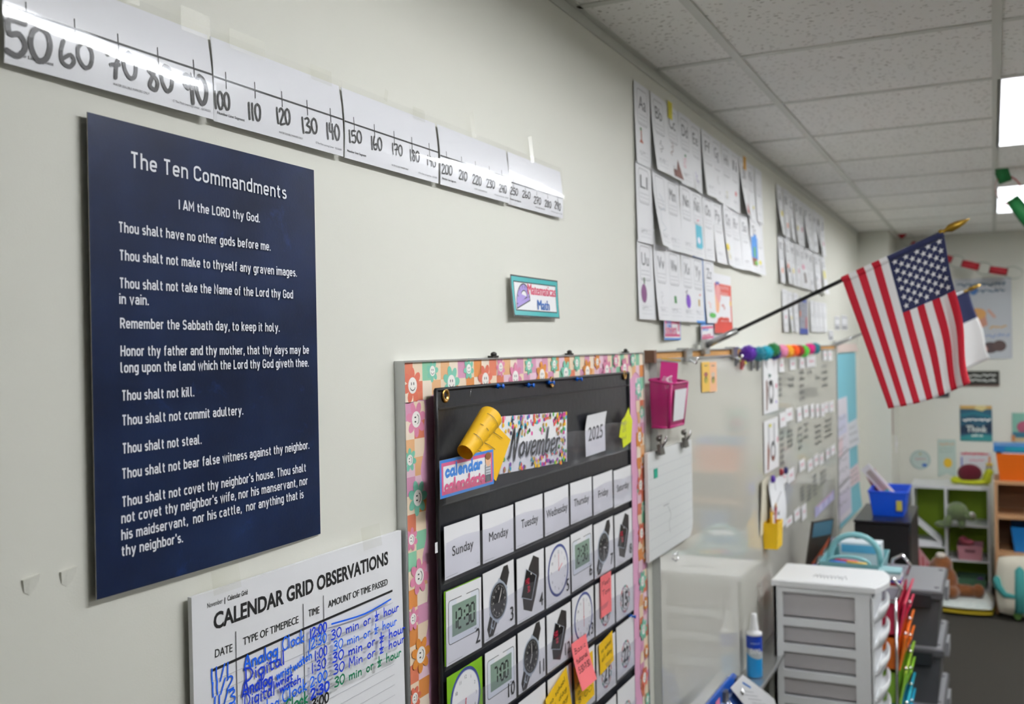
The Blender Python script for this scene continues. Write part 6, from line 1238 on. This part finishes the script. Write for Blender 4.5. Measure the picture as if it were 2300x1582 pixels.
k.rect(0, h_*.9, w_, h_, paint('#c9a25a')); k.poly([(w_*.45, h_*.9), (w_*.7, h_*.84), (w_*.85, h_*.92), (w_*.8, h_), (w_*.5, h_)], paint('#d9c98a')); k.poly([(0, h_*.4), (w_*.3, h_*.5), (w_*.6, h_*.38), (w_, h_*.55), (w_, h_*.25), (0, h_*.2)], paint('#122f4a')); k.poly([(0, 0), (w_, 0), (w_, h_*.16), (w_*.5, h_*.22), (0, h_*.12)], paint('#2f8c8e')); k.poly([(0, h_*.66), (w_*.4, h_*.74), (w_, h_*.64), (w_, h_*.72), (w_*.5, h_*.84), (0, h_*.76)], paint('#1f6f80'))
k.scribble(w_*.1, h_*.52, w_*.95, h_*.66, 1, .010, FACE, 6, 1); k.hand('Think', (w_*.2, h_*.27), (w_*.82, h_*.27), h_*.15, .010, paint('#d6dcd6'), 0); k.scribble(w_*.36, h_*.1, w_*.7, h_*.2, 1, .006, FACE, 8, 1); k.build('printed_front')
s = back('poster', (2273, 928), (2330, 992), '#7fb5a4', 'mint poster with a pink oval at the right edge', 'poster'); k = s.ink(); w_, h_ = s.w, s.h; k.ell((w_*.5, h_*.5), w_*.32, h_*.22, paint('#a8526c')); k.rect(0, h_*.12, w_, h_*.32, paint('#2f6f86')); k.rect(0, 0, w_, h_*.12, paint('#c9b48a')); k.build('printed_front')
for tl_, br_, c, lab in (((2272, 978), (2280, 992), '#c98a5a', 'narrow tan strip below the mint poster'),): back('paper_strip', tl_, br_, c, lab, 'paper', off=.012)
X = XB-.006; c = at(2067, 1033, 0, X); R = .075; o_ = [(R+R*cos(2*pi*i/24), R+R*sin(2*pi*i/24)) for i in range(24)]
s = Sheet('round_sticker', (X, c.y+R, c.z-R), 2*R, 2*R, paint('#bccbc6'), face='back', outline=o_, label='round pale sticker with a blue blob low on back wall', cat='sticker'); k = s.ink(); k.ring((R, R), R*.95, R*.95, .006, paint('#9ab5b0')); k.scribble(R*.5, R*.9, R*1.5, R*1.2, 1, .005, paint('#c98a92'), 3, 1); k.ell((R*1.4, R*.45), R*.25, R*.18, paint('#3a6ab8')); k.ell((R, R*1.6), R*.12, R*.08, paint('#b0a860')); k.build('printed_front')
a = at(2106, 987, 0, X); b = at(2148, 1073, 0, X); w_ = a.y-b.y; h_ = a.z-b.z
s = Sheet('pennant', (X, a.y, b.z), w_, h_, paint('#b9cbc2'), face='back', outline=[(0, 0), (w_*.5, h_*.10), (w_, 0), (w_, h_), (0, h_)], label='mint swallowtail pennant with a yellow sun on back wall', cat='pennant'); k = s.ink(); k.ell((w_*.55, h_*.38), w_*.24, h_*.13, paint('#dcb428')); k.scribble(w_*.1, h_*.82, w_*.9, h_*.92, 1, .006, paint('#d9a070'), 3, 1); k.scribble(w_*.1, h_*.62, w_*.8, h_*.80, 2, .005, paint('#9ab0a8'), 4, 1); k.build('printed_front')
s = back('small_poster', (2156, 1016), (2228, 1056), '#d3d3d6', 'white card with rainbow edge lettering behind the plush snail', 'card'); k = s.ink(); w_, h_ = s.w, s.h; k.scribble(w_*.05, h_*.84, w_*.9, h_*.98, 1, .012, paint('#c44a5c'), 3, 1); k.rect(w_*.9, h_*.2, w_*.96, h_*.8, paint('#d98a4a')); k.rect(w_*.03, h_*.2, w_*.08, h_*.7, paint('#5a6ab8')); k.scribble(w_*.3, h_*.45, w_*.75, h_*.62, 1, .008, paint('#d0849c'), 4, 1); k.build('printed_front')
# light switch and a narrow strip on the column side
s = Sheet('light_switch', (8.06, -.2155, 1.02), .085, .13, CARD, label='white light switch plate on the column side', cat='switch', th=.004); MB().box((.034, -.010, .05), (.050, 0, .08), WHITEP).build('toggle', s.o)
s = Sheet('wall_strip', (7.80, -.2160, 1.18), .10, .26, paint('#a9938a'), label='narrow brownish notice on the column side above the light switch', cat='notice'); k = s.ink(); k.scribble(.01, .03, .09, .22, 4, .005, paint('#6f6050'), 2); k.build('printed_front')

# ------------------------------------------------------------------ paper chains
def chain(lab, pts, x, rr_, cols, wd=.035):
    r = empty('paper_chain', (x, pts[0][0], pts[0][1]), lab, 'paper chain'); P_ = []
    dense = smooth_line(pts, 12); step = rr_*1.55; acc = 0; last = dense[0]; P_ = [dense[0]]
    for a, b in zip(dense, dense[1:]):
        seg = math.hypot(b[0]-a[0], b[1]-a[1]); t = 0
        while acc+seg-t >= step: t += step-acc; acc = 0; P_.append((a[0]+(b[0]-a[0])*t/seg, a[1]+(b[1]-a[1])*t/seg))
        acc += seg-t
    for i, p in enumerate(P_[:-1]):
        n_ = P_[i+1]; d = Vector((0, n_[0]-p[0], n_[1]-p[1])).normalized(); sd = Vector((1, 0, 0)) if i % 2 else d.cross(Vector((1, 0, 0))); e = d.cross(sd); V = []; F = []; n = 16
        for q in range(n):
            a = 2*pi*q/n; c = d*(rr_*cos(a))+e*(rr_*.72*sin(a)); V += [c+sd*wd/2, c-sd*wd/2]
        F = [(2*q, 2*((q+1) % n), 2*((q+1) % n)+1, 2*q+1) for q in range(n)]
        mb = MB(); mb.add(V, F, mat('chain_'+cols[i % len(cols)][1:], cols[i % len(cols)], .6), True); o = mb.build('paper_link', r, (0, p[0]-pts[0][0], p[1]-pts[0][1])); so = o.modifiers.new('t', 'SOLIDIFY'); so.thickness = .0006
    return r
def yz(px, py, x): p = at(px, py, 0, x); return (p.y, p.z)
chain('red and green paper chain strung along the back wall behind the flag', [yz(2018, 520, 8.1), yz(2050, 548, 8.1), yz(2090, 568, 8.1), yz(2140, 585, 8.1), yz(2200, 601, 8.1), yz(2260, 611, 8.1), yz(2330, 618, 8.1)], 8.1, .062, ['#a81e2c', '#2f6a44', '#b5202e', '#55775c'], .05)
chain('red and green paper chain hanging from the ceiling at right edge', [yz(2247, 377, 5.3), yz(2258, 412, 5.3), yz(2276, 446, 5.3), yz(2306, 492, 5.3), yz(2360, 560, 5.3)], 5.3, .075, ['#16793c', '#b5202e'], .055)

# ------------------------------------------------------------------ unseen pale tables, added to bounce light up to the ceiling
TOPW = mat('bounce_table_laminate', '#dcd9d2', .4); tb = None
for i, (x, y) in enumerate(((1.2, -2.9), (3.6, -2.9), (6.0, -2.9), (1.2, -5.1), (3.6, -5.1), (6.0, -5.1))):
    if tb is None:
        tb = empty('bounce_table', (x, y, 0), '', 'table', 'added bounce tables'); m = MB(); m.box((-.76, -.6, .71), (.76, .6, .74), TOPW); m.build('table_top', tb)
        for a in (-.66, .66):
            for b_ in (-.5, .5): MB().tube([(a, b_, 0), (a, b_, .71)], .022, STEEL, 10).build('leg', tb)
        o = tb
    else: o = copy_tree(tb); o.location = (x, y, 0)
    o['label'] = '%s pale table of the %s row, unseen, added to bounce light' % (ordn(i % 3), ['near', 'far'][i//3])
